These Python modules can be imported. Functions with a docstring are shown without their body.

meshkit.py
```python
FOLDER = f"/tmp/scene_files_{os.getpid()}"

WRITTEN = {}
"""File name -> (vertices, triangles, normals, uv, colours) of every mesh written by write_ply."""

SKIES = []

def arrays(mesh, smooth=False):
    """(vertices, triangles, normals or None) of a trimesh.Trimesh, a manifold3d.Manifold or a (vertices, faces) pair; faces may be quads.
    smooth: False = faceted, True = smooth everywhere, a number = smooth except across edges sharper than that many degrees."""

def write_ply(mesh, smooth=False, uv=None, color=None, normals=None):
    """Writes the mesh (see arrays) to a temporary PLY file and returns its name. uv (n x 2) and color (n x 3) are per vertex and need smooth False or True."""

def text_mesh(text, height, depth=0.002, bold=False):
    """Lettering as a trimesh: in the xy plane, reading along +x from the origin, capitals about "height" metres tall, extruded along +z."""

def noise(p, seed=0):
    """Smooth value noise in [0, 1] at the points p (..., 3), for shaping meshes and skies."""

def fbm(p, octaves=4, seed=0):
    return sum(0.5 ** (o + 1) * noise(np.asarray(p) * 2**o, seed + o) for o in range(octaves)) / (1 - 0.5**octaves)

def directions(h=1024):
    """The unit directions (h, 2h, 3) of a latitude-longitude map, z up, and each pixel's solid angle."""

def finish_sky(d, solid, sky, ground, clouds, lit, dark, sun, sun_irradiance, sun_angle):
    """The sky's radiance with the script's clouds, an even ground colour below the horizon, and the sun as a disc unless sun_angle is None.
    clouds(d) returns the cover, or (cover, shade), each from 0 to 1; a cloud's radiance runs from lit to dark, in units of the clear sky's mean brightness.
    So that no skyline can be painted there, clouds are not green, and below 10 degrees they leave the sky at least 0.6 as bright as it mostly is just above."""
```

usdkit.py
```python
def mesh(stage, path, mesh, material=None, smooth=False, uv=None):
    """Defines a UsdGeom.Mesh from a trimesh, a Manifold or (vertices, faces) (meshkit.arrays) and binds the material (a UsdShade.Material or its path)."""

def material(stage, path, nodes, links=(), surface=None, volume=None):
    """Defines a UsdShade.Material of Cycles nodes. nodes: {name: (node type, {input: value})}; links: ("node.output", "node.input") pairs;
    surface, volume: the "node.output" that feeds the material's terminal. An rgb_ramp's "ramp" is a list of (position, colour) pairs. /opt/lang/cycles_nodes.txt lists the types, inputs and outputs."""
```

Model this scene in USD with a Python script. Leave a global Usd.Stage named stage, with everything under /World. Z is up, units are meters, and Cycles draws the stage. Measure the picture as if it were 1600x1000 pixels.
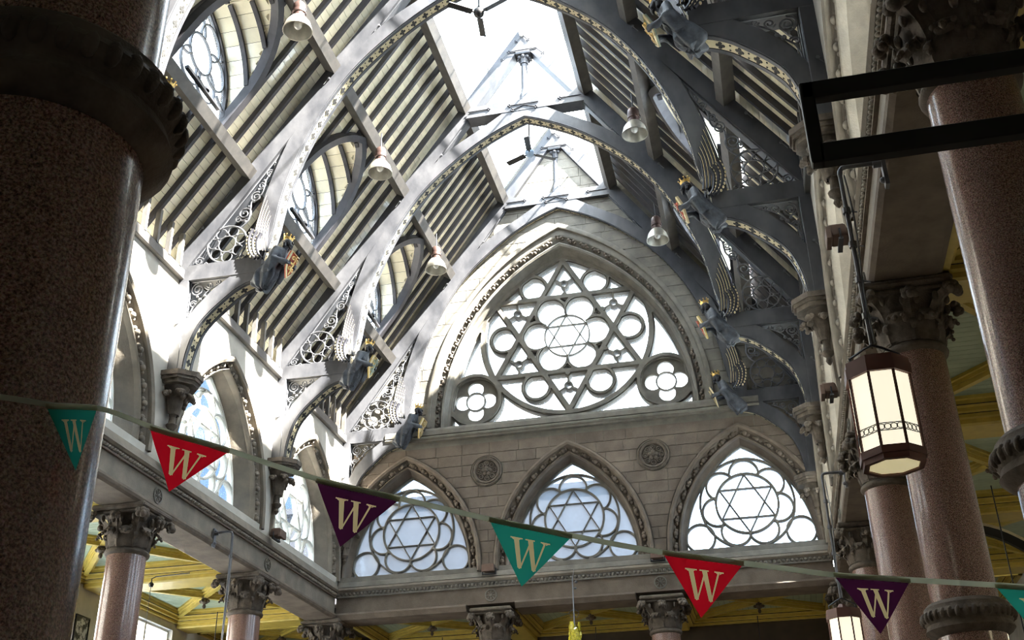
import math, random
import numpy as np, trimesh, manifold3d, usdkit, meshkit
from shapely.geometry import Polygon, LineString, Point, box as sbox, MultiPolygon
from shapely.ops import unary_union
from shapely import affinity
from pxr import Usd, UsdGeom, UsdLux, UsdShade, Gf, Sdf

stage = Usd.Stage.CreateInMemory()
UsdGeom.SetStageUpAxis(stage, 'Z'); UsdGeom.SetStageMetersPerUnit(stage, 1.0)
UsdGeom.Xform.Define(stage, '/World'); UsdGeom.Scope.Define(stage, '/World/Looks')
stage.SetDefaultPrim(stage.GetPrimAtPath('/World'))

# ---------------------------------------------------------------- camera, sky, sun, exposure
EXPOSURE = -0.5
SKY_COLOR, SKY = (0.72, 0.86, 1.0), 4.5
SUN_DIR, SUN, SUN_COLOR = (-0.60, 0.24, -0.715), 58.0, (1.0, 0.95, 0.86)
EYE = np.array([4.50409411, 0.0, 1.6]); FPX = 1742.1087
def cam_axes(y=-0.21560443, p=0.48270365, r=-0.02106868):
    f = np.array([math.sin(y) * math.cos(p), math.cos(y) * math.cos(p), math.sin(p)])
    ri = np.array([math.cos(y), -math.sin(y), 0.0]); up = np.cross(ri, f)
    return ri * math.cos(r) + up * math.sin(r), -ri * math.sin(r) + up * math.cos(r), f
RI, UP, FW = cam_axes()
cam = UsdGeom.Camera.Define(stage, '/World/camera')
cam.AddTransformOp().Set(Gf.Matrix4d(*RI, 0, *UP, 0, *(-FW), 0, *EYE, 1))
cam.CreateHorizontalApertureAttr(36.0); cam.CreateVerticalApertureAttr(22.5)
cam.CreateFocalLengthAttr(36.0 * FPX / 1600); cam.CreateExposureAttr(EXPOSURE)
cam.CreateClippingRangeAttr(Gf.Vec2f(0.05, 1000))
dome = UsdLux.DomeLight.Define(stage, '/World/sky')
dome.CreateColorAttr(Gf.Vec3f(*SKY_COLOR)); dome.CreateIntensityAttr(SKY)
sun = UsdLux.DistantLight.Define(stage, '/World/sun')
sb = -np.array(SUN_DIR) / np.linalg.norm(SUN_DIR); sx = np.cross([0, 0, 1], sb); sx /= np.linalg.norm(sx); sy = np.cross(sb, sx)
sun.AddTransformOp().Set(Gf.Matrix4d(*sx, 0, *sy, 0, *sb, 0, 0, 0, 60, 1))
sun.CreateIntensityAttr(SUN); sun.CreateColorAttr(Gf.Vec3f(*SUN_COLOR)); sun.CreateAngleAttr(1.0); sun.CreateNormalizeAttr(True)

# ---------------------------------------------------------------- scene tree helpers
used = {}
def numbered(parent, name):
    k = (parent, name); n = used.get(k, 0); used[k] = n + 1
    return f'{parent}/{name}' + (f'_{n:03d}' if n else '')
def say(prim, label=None, cat=None, group=None, kind=None):
    for k, v in (('label', label), ('category', cat), ('group', group), ('kind', kind)):
        if v: prim.SetCustomDataByKey(k, v)
def thing(name, label, cat, group=None, kind=None, loc=None, rotz=0):
    p = numbered('/World', name); x = UsdGeom.Xform.Define(stage, p)
    if loc is not None:
        x.AddTranslateOp().Set(Gf.Vec3d(*map(float, loc)))
        if rotz: x.AddRotateZOp().Set(float(rotz))
    say(x.GetPrim(), label, cat, group, kind); return p
def part(parent, name, mesh, m, label=None, kind=None, smooth=False):
    p = numbered(parent, name); g = usdkit.mesh(stage, p, mesh, M[m], smooth=smooth)
    say(g.GetPrim(), label, kind=kind); return p
def solo(name, mesh, m, label, cat, group=None, kind=None, smooth=False):
    p = numbered('/World', name); g = usdkit.mesh(stage, p, mesh, M[m], smooth=smooth)
    say(g.GetPrim(), label, cat, group, kind); return p
def copy_of(src, name, label, loc, rotz=0, group=None):
    was = stage.GetPrimAtPath(src).GetCustomData()
    p = thing(name, label, was['category'], group or was.get('group'), loc=loc, rotz=rotz)
    pr = stage.GetPrimAtPath(p); pr.GetReferences().AddInternalReference(src); pr.SetInstanceable(True); return p

# ---------------------------------------------------------------- mesh helpers: a mesh is (vertices, triangles)
def tri(v, f):
    f = np.asarray(f, int)
    if f.ndim == 2 and f.shape[1] == 4: f = np.vstack([f[:, [0, 1, 2]], f[:, [0, 2, 3]]])
    return np.asarray(v, float), f
def arr(m):
    if isinstance(m, tuple): return tri(*m)
    v, f, _ = meshkit.arrays(m); return v, f
def cat(*ms):
    vs, fs, n = [], [], 0
    for m in ms:
        v, f = arr(m); vs.append(v); fs.append(f + n); n += len(v)
    return np.vstack(vs), np.vstack(fs)
def mov(m, d): v, f = arr(m); return v + np.asarray(d, float), f
def mapv(m, fn, flip=False): v, f = arr(m); return np.asarray(fn(v)), (f[:, ::-1] if flip else f)
def sx_(m, s): return arr(m) if s < 0 else mapv(m, lambda v: v * [-1, 1, 1], True)   # things are drawn for the left side and mirrored
CUBE_F = np.array([[0, 3, 2, 1], [4, 5, 6, 7], [0, 1, 5, 4], [1, 2, 6, 5], [2, 3, 7, 6], [3, 0, 4, 7]])
def hexa(a, b):                                   # prism between two quads
    return tri(np.vstack([a, b]), CUBE_F)
def bx(x0, x1, y0, y1, z0, z1):
    return hexa([[x0, y0, z0], [x1, y0, z0], [x1, y1, z0], [x0, y1, z0]], [[x0, y0, z1], [x1, y0, z1], [x1, y1, z1], [x0, y1, z1]])
def cbx(x0, x1, y0, y1, z0, z1, c=0.015):         # box with chamfered edges
    h = manifold3d.Manifold.hull_points(np.array([[a, b, d] for i in range(3) for a, b, d in
        [tuple((lo if u < 0 else hi) + (0 if k == i else (c if u < 0 else -c)) for k, (lo, hi, u) in enumerate(((x0, x1, p), (y0, y1, q), (z0, z1, r)))) for p in (-1, 1) for q in (-1, 1) for r in (-1, 1)]]))
    return arr(h)
def ext(poly, t0, t1, plane='xz'):
    out = []
    for g in getattr(poly, 'geoms', [poly]):
        if g.is_empty or g.area < 1e-6 or g.geom_type != 'Polygon': continue
        m = trimesh.creation.extrude_polygon(g, t1 - t0, engine='earcut'); v, f = np.array(m.vertices), np.array(m.faces)
        if plane == 'xz': out.append((np.stack([v[:, 0], t0 + v[:, 2], v[:, 1]], 1), f[:, ::-1]))
        elif plane == 'yz': out.append((np.stack([t0 + v[:, 2], v[:, 0], v[:, 1]], 1), f))
        else: out.append((v + [0, 0, t0], f))
    return cat(*out)
def sweep(path, prof, B, closed=False):           # prof (p along n = B x t, q along B) along a planar path
    P = np.asarray(path, float); B = np.asarray(B, float); pr = np.asarray(prof, float); n, m = len(P), len(pr)
    if closed: d0, d1 = P - np.roll(P, 1, 0), np.roll(P, -1, 0) - P
    else: d = np.diff(P, axis=0); d0, d1 = np.vstack([d[:1], d]), np.vstack([d, d[-1:]])
    d0 = d0 / np.linalg.norm(d0, axis=1, keepdims=True); d1 = d1 / np.linalg.norm(d1, axis=1, keepdims=True)
    t = d0 + d1; t /= np.linalg.norm(t, axis=1, keepdims=True)
    k = 1 / np.clip((t * d1).sum(1), .3, 1); N = np.cross(B, t)
    v = P[:, None] + pr[None, :, :1] * (N * k[:, None])[:, None] + pr[None, :, 1:] * B
    i, j = np.meshgrid(np.arange(n if closed else n - 1), np.arange(m), indexing='ij'); i2, j2 = (i + 1) % n, (j + 1) % m
    f = np.stack([i * m + j, i2 * m + j, i2 * m + j2, i * m + j2], -1).reshape(-1, 4); _, f = tri(v[0], f)
    if not closed:
        cap = np.array([[0, q, q + 1] for q in range(1, m - 1)]); f = np.vstack([f, cap, cap[:, ::-1] + (n - 1) * m])
    return v.reshape(-1, 3), f
def rect(p0, p1, q0, q1): return [(p0, q0), (p1, q0), (p1, q1), (p0, q1)]
def tube(path, r, sides=6, closed=False):
    P = np.asarray(path, float); n = len(P)
    if closed: t = np.roll(P, -1, 0) - np.roll(P, 1, 0)
    else: t = np.gradient(P, axis=0)
    t /= np.linalg.norm(t, axis=1, keepdims=True) + 1e-12
    a = np.cross(t[0], [0, 0, 1.0] if abs(t[0][2]) < .9 else [1.0, 0, 0]); A = []
    for q in t: a = a - q * (a @ q); a /= np.linalg.norm(a) + 1e-12; A.append(a)
    A = np.array(A); Bn = np.cross(t, A); an = np.arange(sides) * 2 * np.pi / sides
    R = np.broadcast_to(r, (n,))
    v = P[:, None] + R[:, None, None] * (np.cos(an)[None, :, None] * A[:, None] + np.sin(an)[None, :, None] * Bn[:, None])
    i, j = np.meshgrid(np.arange(n if closed else n - 1), np.arange(sides), indexing='ij'); i2, j2 = (i + 1) % n, (j + 1) % sides
    _, f = tri(v[0], np.stack([i * sides + j, i * sides + j2, i2 * sides + j2, i2 * sides + j], -1).reshape(-1, 4))
    if not closed:
        cap = np.array([[0, q, q + 1] for q in range(1, sides - 1)]); f = np.vstack([f, cap[:, ::-1], cap + (n - 1) * sides])
    return v.reshape(-1, 3), f
def rod(a, b, r, sides=8): return tube([a, b], r, sides)
def lathe(prof, n=24, c=(0, 0, 0)):
    p = np.asarray(prof, float); an = np.arange(n) * 2 * np.pi / n; m = len(p)
    v = np.stack([p[:, None, 0] * np.cos(an), p[:, None, 0] * np.sin(an), np.broadcast_to(p[:, None, 1], (m, n))], -1).reshape(-1, 3)
    i, j = np.meshgrid(np.arange(m - 1), np.arange(n), indexing='ij'); j2 = (j + 1) % n
    return tri(v + np.asarray(c, float), np.stack([i * n + j, i * n + j2, (i + 1) * n + j2, (i + 1) * n + j], -1).reshape(-1, 4))
def ball(c, r, sub=1, s=(1, 1, 1)):
    m = trimesh.creation.icosphere(sub, 1.0); return np.array(m.vertices) * r * np.asarray(s) + np.asarray(c, float), np.array(m.faces)
def ribbon(path, w, th, side):                    # flat tapering leaf along a 3D path: lens section, ridge on top
    P = np.asarray(path, float); side = np.asarray(side, float); n = len(P); t = np.gradient(P, axis=0); t /= np.linalg.norm(t, axis=1, keepdims=True)
    S = np.broadcast_to(side, P.shape); U = np.cross(S, t); W = np.broadcast_to(w, (n,))[:, None]; T = np.broadcast_to(th, (n,))[:, None]
    ring = [P - S * W, P - S * W * .45 + U * T * .5, P + U * T * 1.3, P + S * W * .45 + U * T * .5, P + S * W, P - U * T * .8]
    v = np.stack(ring, 1); m = 6
    i, j = np.meshgrid(np.arange(n - 1), np.arange(m), indexing='ij'); j2 = (j + 1) % m
    _, f = tri(v[0], np.stack([i * m + j, i * m + j2, (i + 1) * m + j2, (i + 1) * m + j], -1).reshape(-1, 4))
    cap = np.array([[0, q, q + 1] for q in range(1, m - 1)]); return v.reshape(-1, 3), np.vstack([f, cap[:, ::-1], cap + (n - 1) * m])
def arc(cx, cy, R, a0, a1, n): a = np.radians(np.linspace(a0, a1, n)); return np.stack([cx + R * np.cos(a), cy + R * np.sin(a)], 1)
def parch(hw, h, n=14, cx=0.0, z0=0.0, foot=0.0): # pointed arch, left foot to right foot; foot extends the jambs below the springing
    c = (h * h - hw * hw) / (2 * hw); R = hw + c; th = math.degrees(math.acos(c / R))
    r = arc(-c, 0, R, 0, th, n); p = np.vstack([r[::-1] * [-1, 1], r[1:][::-1] * [1, 1]]) if 0 else np.vstack([r * [-1, 1], r[::-1][1:]])
    if foot: p = np.vstack([[p[0, 0], -foot], p, [p[-1, 0], -foot]])
    return p + [cx, z0]
def in_plane(p2, t, plane):
    p2 = np.asarray(p2); T = np.full(len(p2), float(t))
    return np.stack([p2[:, 0], T, p2[:, 1]], 1) if plane == 'xz' else np.stack([T, p2[:, 0], p2[:, 1]], 1)
def loft(sections, plane, closed=False, solid=True):  # sections: [(2D polyline, depth)] of equal counts, skinned one to the next
    L = [in_plane(p, t, plane) for p, t in sections]; k, n = len(L), len(L[0]); v = np.vstack(L); f = []
    for a in range(k if solid else k - 1):
        b = (a + 1) % k
        for i in range(n if closed else n - 1):
            j = (i + 1) % n; f.append((a * n + i, b * n + i, b * n + j, a * n + j))
    return tri(v, f)
def spline(pts, n):
    from scipy.interpolate import PchipInterpolator
    p = np.asarray(pts, float); s = np.r_[0, np.cumsum(np.linalg.norm(np.diff(p, axis=0), axis=1))]
    return np.stack([PchipInterpolator(s, p[:, k])(np.linspace(0, s[-1], n)) for k in range(p.shape[1])], 1)
def spiral(cx, cz, r0, r1, turns, ph, n=22):
    a = np.radians(ph) + np.linspace(0, turns * 2 * np.pi, n); r = np.linspace(r0, r1, n); return np.stack([cx + r * np.cos(a), cz + r * np.sin(a)], 1)
def circ(cx, cz, R, n=24): a = np.arange(n) * 2 * np.pi / n; return np.stack([cx + R * np.cos(a), cz + R * np.sin(a)], 1)

# ---------------------------------------------------------------- materials
M = {}
def mat(name, c1, c2=None, rough=.6, scale=6, detail=4, metallic=0, bump=0, bscale=None, vary=0.0, coat=0, ramp=(.35, .65), stretch=None, spec=.5, emit=None, es=0):
    n = {'p': ('principled_bsdf', {'roughness': rough, 'metallic': metallic, 'coat_weight': coat, 'specular_ior_level': spec}), 'g': ('geometry', {}),
         'mp': ('mapping', {'scale': stretch or (1, 1, 1)})}
    L = [('g.position', 'mp.vector')]; out = None
    if c2 is None: c2 = tuple(.82 * c for c in c1)
    n['n'] = ('noise_texture', {'scale': scale, 'detail': detail, 'roughness': .6}); L += [('mp.vector', 'n.vector')]
    n['r'] = ('rgb_ramp', {'ramp': [(ramp[0], c1), (ramp[1], c2)]}); L += [('n.fac', 'r.fac')]; out = 'r.color'
    if vary:
        n['o'] = ('object_info', {}); n['mr'] = ('map_range', {'from_min': 0, 'from_max': 1, 'to_min': 1 - vary, 'to_max': 1 + vary}); n['h'] = ('hsv', {})
        L += [('o.random', 'mr.value'), ('mr.result', 'h.value'), (out, 'h.color')]; out = 'h.color'
    L += [(out, 'p.base_color')]
    if bump:
        n['n2'] = ('noise_texture', {'scale': bscale or scale * 5, 'detail': 5}); n['b'] = ('bump', {'strength': bump, 'distance': .02})
        L += [('mp.vector', 'n2.vector'), ('n2.fac', 'b.height'), ('b.normal', 'p.normal')]
    if emit: n['p'][1].update({'emission_color': emit, 'emission_strength': es})
    M[name] = usdkit.material(stage, f'/World/Looks/{name}', n, L, 'p.BSDF')
def pane(name, clear, tint=(1, 1, 1), milk=(.8, .85, .9), bumpy=0):   # see-through share, milk glass share; glossy by fresnel
    n = {'t': ('transparent_bsdf', {'color': tint}), 'l': ('translucent_bsdf', {'color': milk}), 'd': ('diffuse_bsdf', {'color': milk}), 'ld': ('mix_closure', {'fac': .25}),
         'm': ('mix_closure', {'fac': 1 - clear}), 'gl': ('glossy_bsdf', {'color': (1, 1, 1), 'roughness': .08}), 'f': ('fresnel', {'IOR': 1.45}), 'bk': ('geometry', {}), 'iv': ('math', {'math_type': 'subtract', 'value1': 1.0}), 'fm': ('math', {'math_type': 'multiply'}), 'x': ('mix_closure', {})}
    L = [('l.BSDF', 'ld.closure1'), ('d.BSDF', 'ld.closure2'), ('t.BSDF', 'm.closure1'), ('ld.closure', 'm.closure2'), ('bk.backfacing', 'iv.value2'), ('iv.value', 'fm.value1'), ('f.fac', 'fm.value2'), ('fm.value', 'x.fac'), ('m.closure', 'x.closure1'), ('gl.BSDF', 'x.closure2')]
    M[name] = usdkit.material(stage, f'/World/Looks/{name}', n, L, 'x.closure')
mat('timber', (.078, .080, .088), (.036, .038, .045), .45, 2.2, 6, bump=.15, stretch=(1, 1, .6))
mat('timber_dark', (.045, .043, .050), (.03, .03, .036), .5, 5)
mat('purlin_paint', (.12, .112, .104), (.072, .07, .068), .5, 3)
mat('soffit', (.62, .55, .36), (.50, .44, .28), .6, 8)
mat('soffit_dark', (.02, .02, .02), None, .7)
mat('boarding', (.88, .82, .62), (.80, .74, .55), .28, 5, vary=.09, bump=.05, coat=.6)
mat('deck', (.10, .09, .08), None, .9)
mat('plaster', (.52, .50, .45), (.40, .38, .33), .8, 1.2, bump=.05)
mat('stone', (.17, .135, .103), (.11, .087, .066), .85, 3, 6, bump=.3, bscale=40, vary=.12)
mat('stone_pale', (.23, .20, .158), (.155, .136, .11), .85, 2.5, 6, bump=.25, bscale=40)
mat('stone_grey', (.20, .185, .155), (.13, .122, .103), .85, 3, 6, bump=.25, bscale=40)
mat('carved', (.14, .112, .086), (.07, .056, .043), .8, 7, 6, bump=.4, bscale=50)
mat('grey_frame', (.15, .165, .195), None, .5, 4)
mat('white_frame', (.80, .78, .72), (.70, .68, .62), .5, 4)
mat('iron', (.035, .037, .045), None, .38, 8, metallic=.3)
mat('black_steel', (.012, .011, .011), None, .45)
mat('iron_grey', (.16, .165, .18), None, .4, metallic=.4)
mat('statue', (.030, .031, .040), (.018, .018, .024), .42, 12)
mat('robe', (.08, .096, .12), (.036, .04, .052), .5, 7, bump=.2)
mat('gold', (.85, .60, .22), (.60, .40, .12), .35, 20, metallic=.7)
mat('gold_pale', (.80, .68, .42), None, .4, 20, metallic=.4)
mat('shield_red', (.55, .09, .03), (.42, .06, .02), .4)
mat('shield_green', (.33, .40, .32), None, .45)
mat('shield_gold', (.62, .46, .14), None, .4, metallic=.3)
mat('shield_pale', (.55, .42, .26), None, .45)
mat('brown_metal', (.13, .055, .040), None, .5, 6)
mat('brown_box', (.14, .085, .06), None, .6, 6)
mat('copper', (.085, .052, .045), None, .35, 9, metallic=.5)
mat('aluminium', (.55, .53, .47), None, .35, 10, metallic=.75)
mat('bulb', (.9, .9, .85), None, .1, coat=1)
mat('blue_paint', (.33, .45, .62), (.28, .38, .55), .4, 4)
mat('yellow_beam', (.50, .38, .075), (.41, .31, .06), .45, 5, vary=.06)
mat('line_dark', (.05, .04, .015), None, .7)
mat('green_board', (.33, .40, .29), (.28, .345, .25), .55, 5, vary=.07)
mat('aisle_wall', (.50, .49, .45), None, .8, 3)
mat('dark_panelling', (.06, .045, .032), (.04, .03, .022), .5, 3)
mat('floor', (.16, .12, .08), (.10, .075, .05), .5, 4)
mat('print_dark', (.02, .02, .022), None, .3)
mat('print_pale', (.45, .45, .45), (.02, .02, .02), .3, 7, 5, ramp=(.45, .55))
mat('outside_wall', (.05, .05, .056), (.04, .04, .044), .95, 1, spec=.1)
mat('pale_render', (.34, .335, .32), (.30, .295, .28), .9, 1)
mat('slate_wall', (.012, .020, .034), (.009, .016, .028), .95, 2, spec=.05)
mat('rust', (.30, .13, .07), None, .8, 5)
mat('lamp_glass', (.9, .86, .7), None, .35, emit=(1.0, .93, .72), es=1.35)
mat('lamp_glass_low', (.85, .78, .52), None, .4, emit=(1.0, .88, .50), es=.62)
mat('yellow_glass', (.75, .65, .05), (.35, .30, .03), .15, 25, coat=1)
pane('pane_clear', .97); pane('pane_frost', .62, (.9, .95, 1), (.24, .27, .31)); pane('pane_warm', .97, (.90, .95, 1), (.3, .36, .45)); pane('pane_roof', .9); pane('pane_milk', .12, (.95, .97, 1), (.7, .76, .82))
def cloth(name, c, tr=.58):
    n = {'d': ('diffuse_bsdf', {'color': c}), 'l': ('translucent_bsdf', {'color': c}), 'm': ('mix_closure', {'fac': tr}), 'g': ('geometry', {}), 'n': ('noise_texture', {'scale': 260}), 'b': ('bump', {'strength': .15, 'distance': .002})}
    M[name] = usdkit.material(stage, f'/World/Looks/{name}', n, [('g.position', 'n.vector'), ('n.fac', 'b.height'), ('b.normal', 'd.normal'), ('d.BSDF', 'm.closure1'), ('l.BSDF', 'm.closure2')], 'm.closure')
for nm_, c_ in (('flag_teal', (.025, .33, .26)), ('flag_red', (.68, .010, .025)), ('flag_purple', (.062, .012, .045)), ('letter', (.78, .66, .36)), ('tape', (.75, .79, .70)), ('hem', (.62, .62, .44))): cloth(nm_, c_)
def granite():
    n = {'g': ('geometry', {}), 'n': ('noise_texture', {'scale': 95, 'detail': 3, 'roughness': .7}), 'v': ('voronoi_texture', {'scale': 120}),
         'r': ('rgb_ramp', {'ramp': [(.32, (.035, .02, .016)), (.45, (.19, .11, .085)), (.55, (.34, .215, .175)), (.68, (.50, .36, .31))]}), 'x': ('mix', {'mix_type': 'multiply', 'fac': .2}),
         'p': ('principled_bsdf', {'roughness': .22, 'specular_ior_level': .5, 'coat_weight': .2, 'coat_roughness': .05})}
    M['granite'] = usdkit.material(stage, '/World/Looks/granite', n, [('g.position', 'n.vector'), ('g.position', 'v.vector'), ('n.fac', 'r.fac'), ('r.color', 'x.color1'), ('v.color', 'x.color2'), ('x.color', 'p.base_color')], 'p.BSDF')
granite()

# ---------------------------------------------------------------- key dimensions
YT = [12.698, 17.654, 22.589, 26.983]             # front faces of the four trusses in view
YB = [-2.2, 2.85, 7.76, 12.86, 17.81, 22.75, 27.1]   # bay lines
WX = 6.22                                         # inner face of the side walls
A = math.atan(1.45); CA, SA = math.cos(A), math.sin(A)
def sl(s, n): return np.array([-6.08 + s * CA - n * SA, 13.2 + s * SA + n * CA])    # roof slope: s up the slope, n outward
def slope_x(z, n): return (z - 13.2 - n * CA) / SA * CA - 6.08 - n * SA
def slope_box(s0, s1, n0, n1, y0, y1):
    q = [sl(s0, n0), sl(s1, n0), sl(s1, n1), sl(s0, n1)]
    return hexa([[p[0], y0, p[1]] for p in q], [[p[0], y1, p[1]] for p in q])
SIDE = {-1: 'left', 1: 'right'}
ORD = ['nearest', 'second', 'third', 'farthest']

# ================================================================ roof trusses
TH = .34
arch_in = spline([(0, 19.60), (-1.02, 19.12), (-1.85, 18.53), (-2.7, 17.72), (-3.22, 17.0), (-3.62, 16.25), (-3.92, 15.5), (-4.14, 14.75), (-4.24, 14.2), (-4.28, 13.9), (-4.42, 13.35), (-4.47, 13.16)], 44)
arch_out = np.vstack([spline([(-4.76, 13.16), (-4.73, 13.6), (-4.60, 14.35), (-4.36, 15.25), (-4.10, 16.03)], 14), [(-3.3, 17.25)], spline([(-2.46, 18.45), (-2.0, 18.86), (-1.02, 19.48), (-.5, 19.83), (0, 20.1)], 10)])
brace_in = spline([(-4.47, 12.70), (-4.75, 12.63), (-5.02, 12.49), (-5.2, 12.34), (-5.5, 12.06), (-5.72, 11.77), (-5.85, 11.4), (-5.91, 11.05), (-5.92, 10.80)], 26)
brace_out = np.array([(-6.2, 10.8), (-6.2, 11.5), (-6.0, 11.85), (-5.82, 12.17), (-5.46, 12.57), (-5.05, 12.87), (-4.47, 12.87)])
P_arch = Polygon(np.vstack([arch_in, arch_out])); P_brace = Polygon(np.vstack([brace_in, brace_out]))
P_raft = Polygon([(-6.28, 13.2), (-6.08, 13.2), (0, 22.016), (0, 22.64), (-6.28, 13.59)])
def both(f):
    for s in (-1, 1): f(s)
def cross_shape(r):
    return unary_union([Point(r * .62 * math.cos(a), r * .62 * math.sin(a)).buffer(r * .40, 6) for a in np.arange(4) * math.pi / 2] + [Point(0, 0).buffer(r * .35, 6)])
CR = ext(cross_shape(.075), 0, .006, 'xy'); DOT = ext(Point(0, 0).buffer(.016, 4), 0, .006, 'xy')
def soffit(curve, s, t, arch_path):
    c = np.asarray(curve); path = in_plane(c, TH / 2, 'xz')
    sw = sweep(path, rect(-.012, .012, -.085, .085), (0, 1, 0))
    p = part(t, arch_path, sx_(sw, s), 'soffit')
    side = [sweep(path, rect(-.02, .03, q0, q1), (0, 1, 0)) for q0, q1 in ((-.17, -.095), (.095, .17))]
    part(p, 'edge_moulding', sx_(cat(*side), s), 'timber')
    d = np.r_[0, np.cumsum(np.linalg.norm(np.diff(c, axis=0), axis=1))]; ms = []
    for k, u in enumerate(np.arange(.1, d[-1] - .05, .158)):
        i = min(np.searchsorted(d, u), len(c) - 1); a = c[i - 1] if i else c[0]; b = c[i] if i else c[1]; tt = (b - a) / np.linalg.norm(b - a)
        pos = a + tt * (u - d[max(i - 1, 0)]); T = np.array([tt[0], 0, tt[1]]); N = np.array([tt[1], 0, -tt[0]])
        if N[1] == 0 and (N @ [0 - pos[0], 0, 14.5 - pos[1]]) < 0: N = -N
        for q, m in ([(0, CR)] if k % 2 == 0 else [(-.05, DOT), (.05, DOT)]):
            v, f = m; ms.append((np.array([pos[0], TH / 2 + q, pos[1]]) + v[:, :1] * T + v[:, 1:2] * np.array([0, 1, 0]) + (v[:, 2:] + .0125) * N, f))
    part(p, 'pierced_cross', sx_(cat(*ms), s), 'soffit_dark', 'small black quatrefoil piercings in a row', kind='stuff')
def iron_panel():
    y = .065; T = lambda p2, r=.016, cl=False: tube(in_plane(p2, y, 'xz'), r, 5, cl); c = (-5.30, 13.66); o = []
    rings = [T(circ(*c, .43), .022, True), T(circ(*c, .19, 18), .016, True)]
    small = [T(circ(c[0] + .305 * math.cos(a), c[1] + .305 * math.sin(a), .115, 14), .013, True) for a in np.arange(7) * 2 * math.pi / 7 + .3]
    nub = [ball((c[0] + .27 * math.cos(a), y, c[1] + .27 * math.sin(a)), .03) for a in np.arange(7) * 2 * math.pi / 7 + .3 + math.pi / 7]
    sc = [T(spiral(-5.88, 13.33, .10, .02, 1.6, 20)), T(spiral(-5.73, 13.25, .05, .01, 1.2, 180)), T(spiral(-4.93, 13.30, .07, .02, 1.3, 90)),
          T(spiral(-4.98, 14.34, .17, .03, 1.8, 250), .02), T(spiral(-5.10, 14.22, .08, .02, 1.4, 40)), T(spiral(-4.76, 14.72, .13, .03, 1.6, 60), .018), T(spiral(-4.66, 14.98, .09, .02, 1.5, 250)),
          T(spiral(-4.50, 15.28, .085, .02, 1.5, 40)), T(spiral(-4.37, 15.52, .055, .015, 1.3, 220)),
          T(spline([(-5.05, 14.0), (-4.86, 14.25), (-4.86, 14.6), (-4.62, 14.8), (-4.58, 15.1), (-4.42, 15.35), (-4.30, 15.7)], 22), .02)]
    lf = [ball((x, y, z), .035, 1, (1, .5, 1.2)) for x, z in ((-4.9, 14.5), (-4.8, 14.62), (-4.72, 14.9), (-4.6, 15.1), (-4.52, 15.2), (-4.4, 15.45), (-4.95, 14.15))]
    fr = [tube(in_plane([(-6.0, 13.24), (-4.82, 13.24), (-4.74, 13.9), (-4.58, 14.6), (-4.36, 15.4), (-4.16, 15.92)], y, 'xz'), .014, 4), tube(in_plane([(-6.0, 13.3), (-4.18, 15.9)], y, 'xz'), .014, 4)]
    low = [T(spiral(-5.82, 12.66, .15, .03, 1.9, 90), .018), T(spiral(-5.58, 12.72, .09, .02, 1.5, 200)), T(spiral(-5.38, 12.77, .06, .015, 1.3, 180)), T(spiral(-5.89, 12.34, .08, .02, 1.4, 30)),
           T(spline([(-5.96, 12.0), (-5.9, 12.25), (-5.74, 12.42), (-5.6, 12.6), (-5.3, 12.75)], 12)), ball((-5.75, y, 12.43), .04), ball((-5.66, y, 12.5), .035), ball((-5.82, y, 12.5), .03), tube(in_plane([(-5.985, 11.95), (-5.985, 12.84), (-5.15, 12.84)], y, 'xz'), .013, 4)]
    return cat(*rings), cat(*small, *nub), cat(*sc, *lf, *fr), cat(*low)
IRON = iron_panel()
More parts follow.
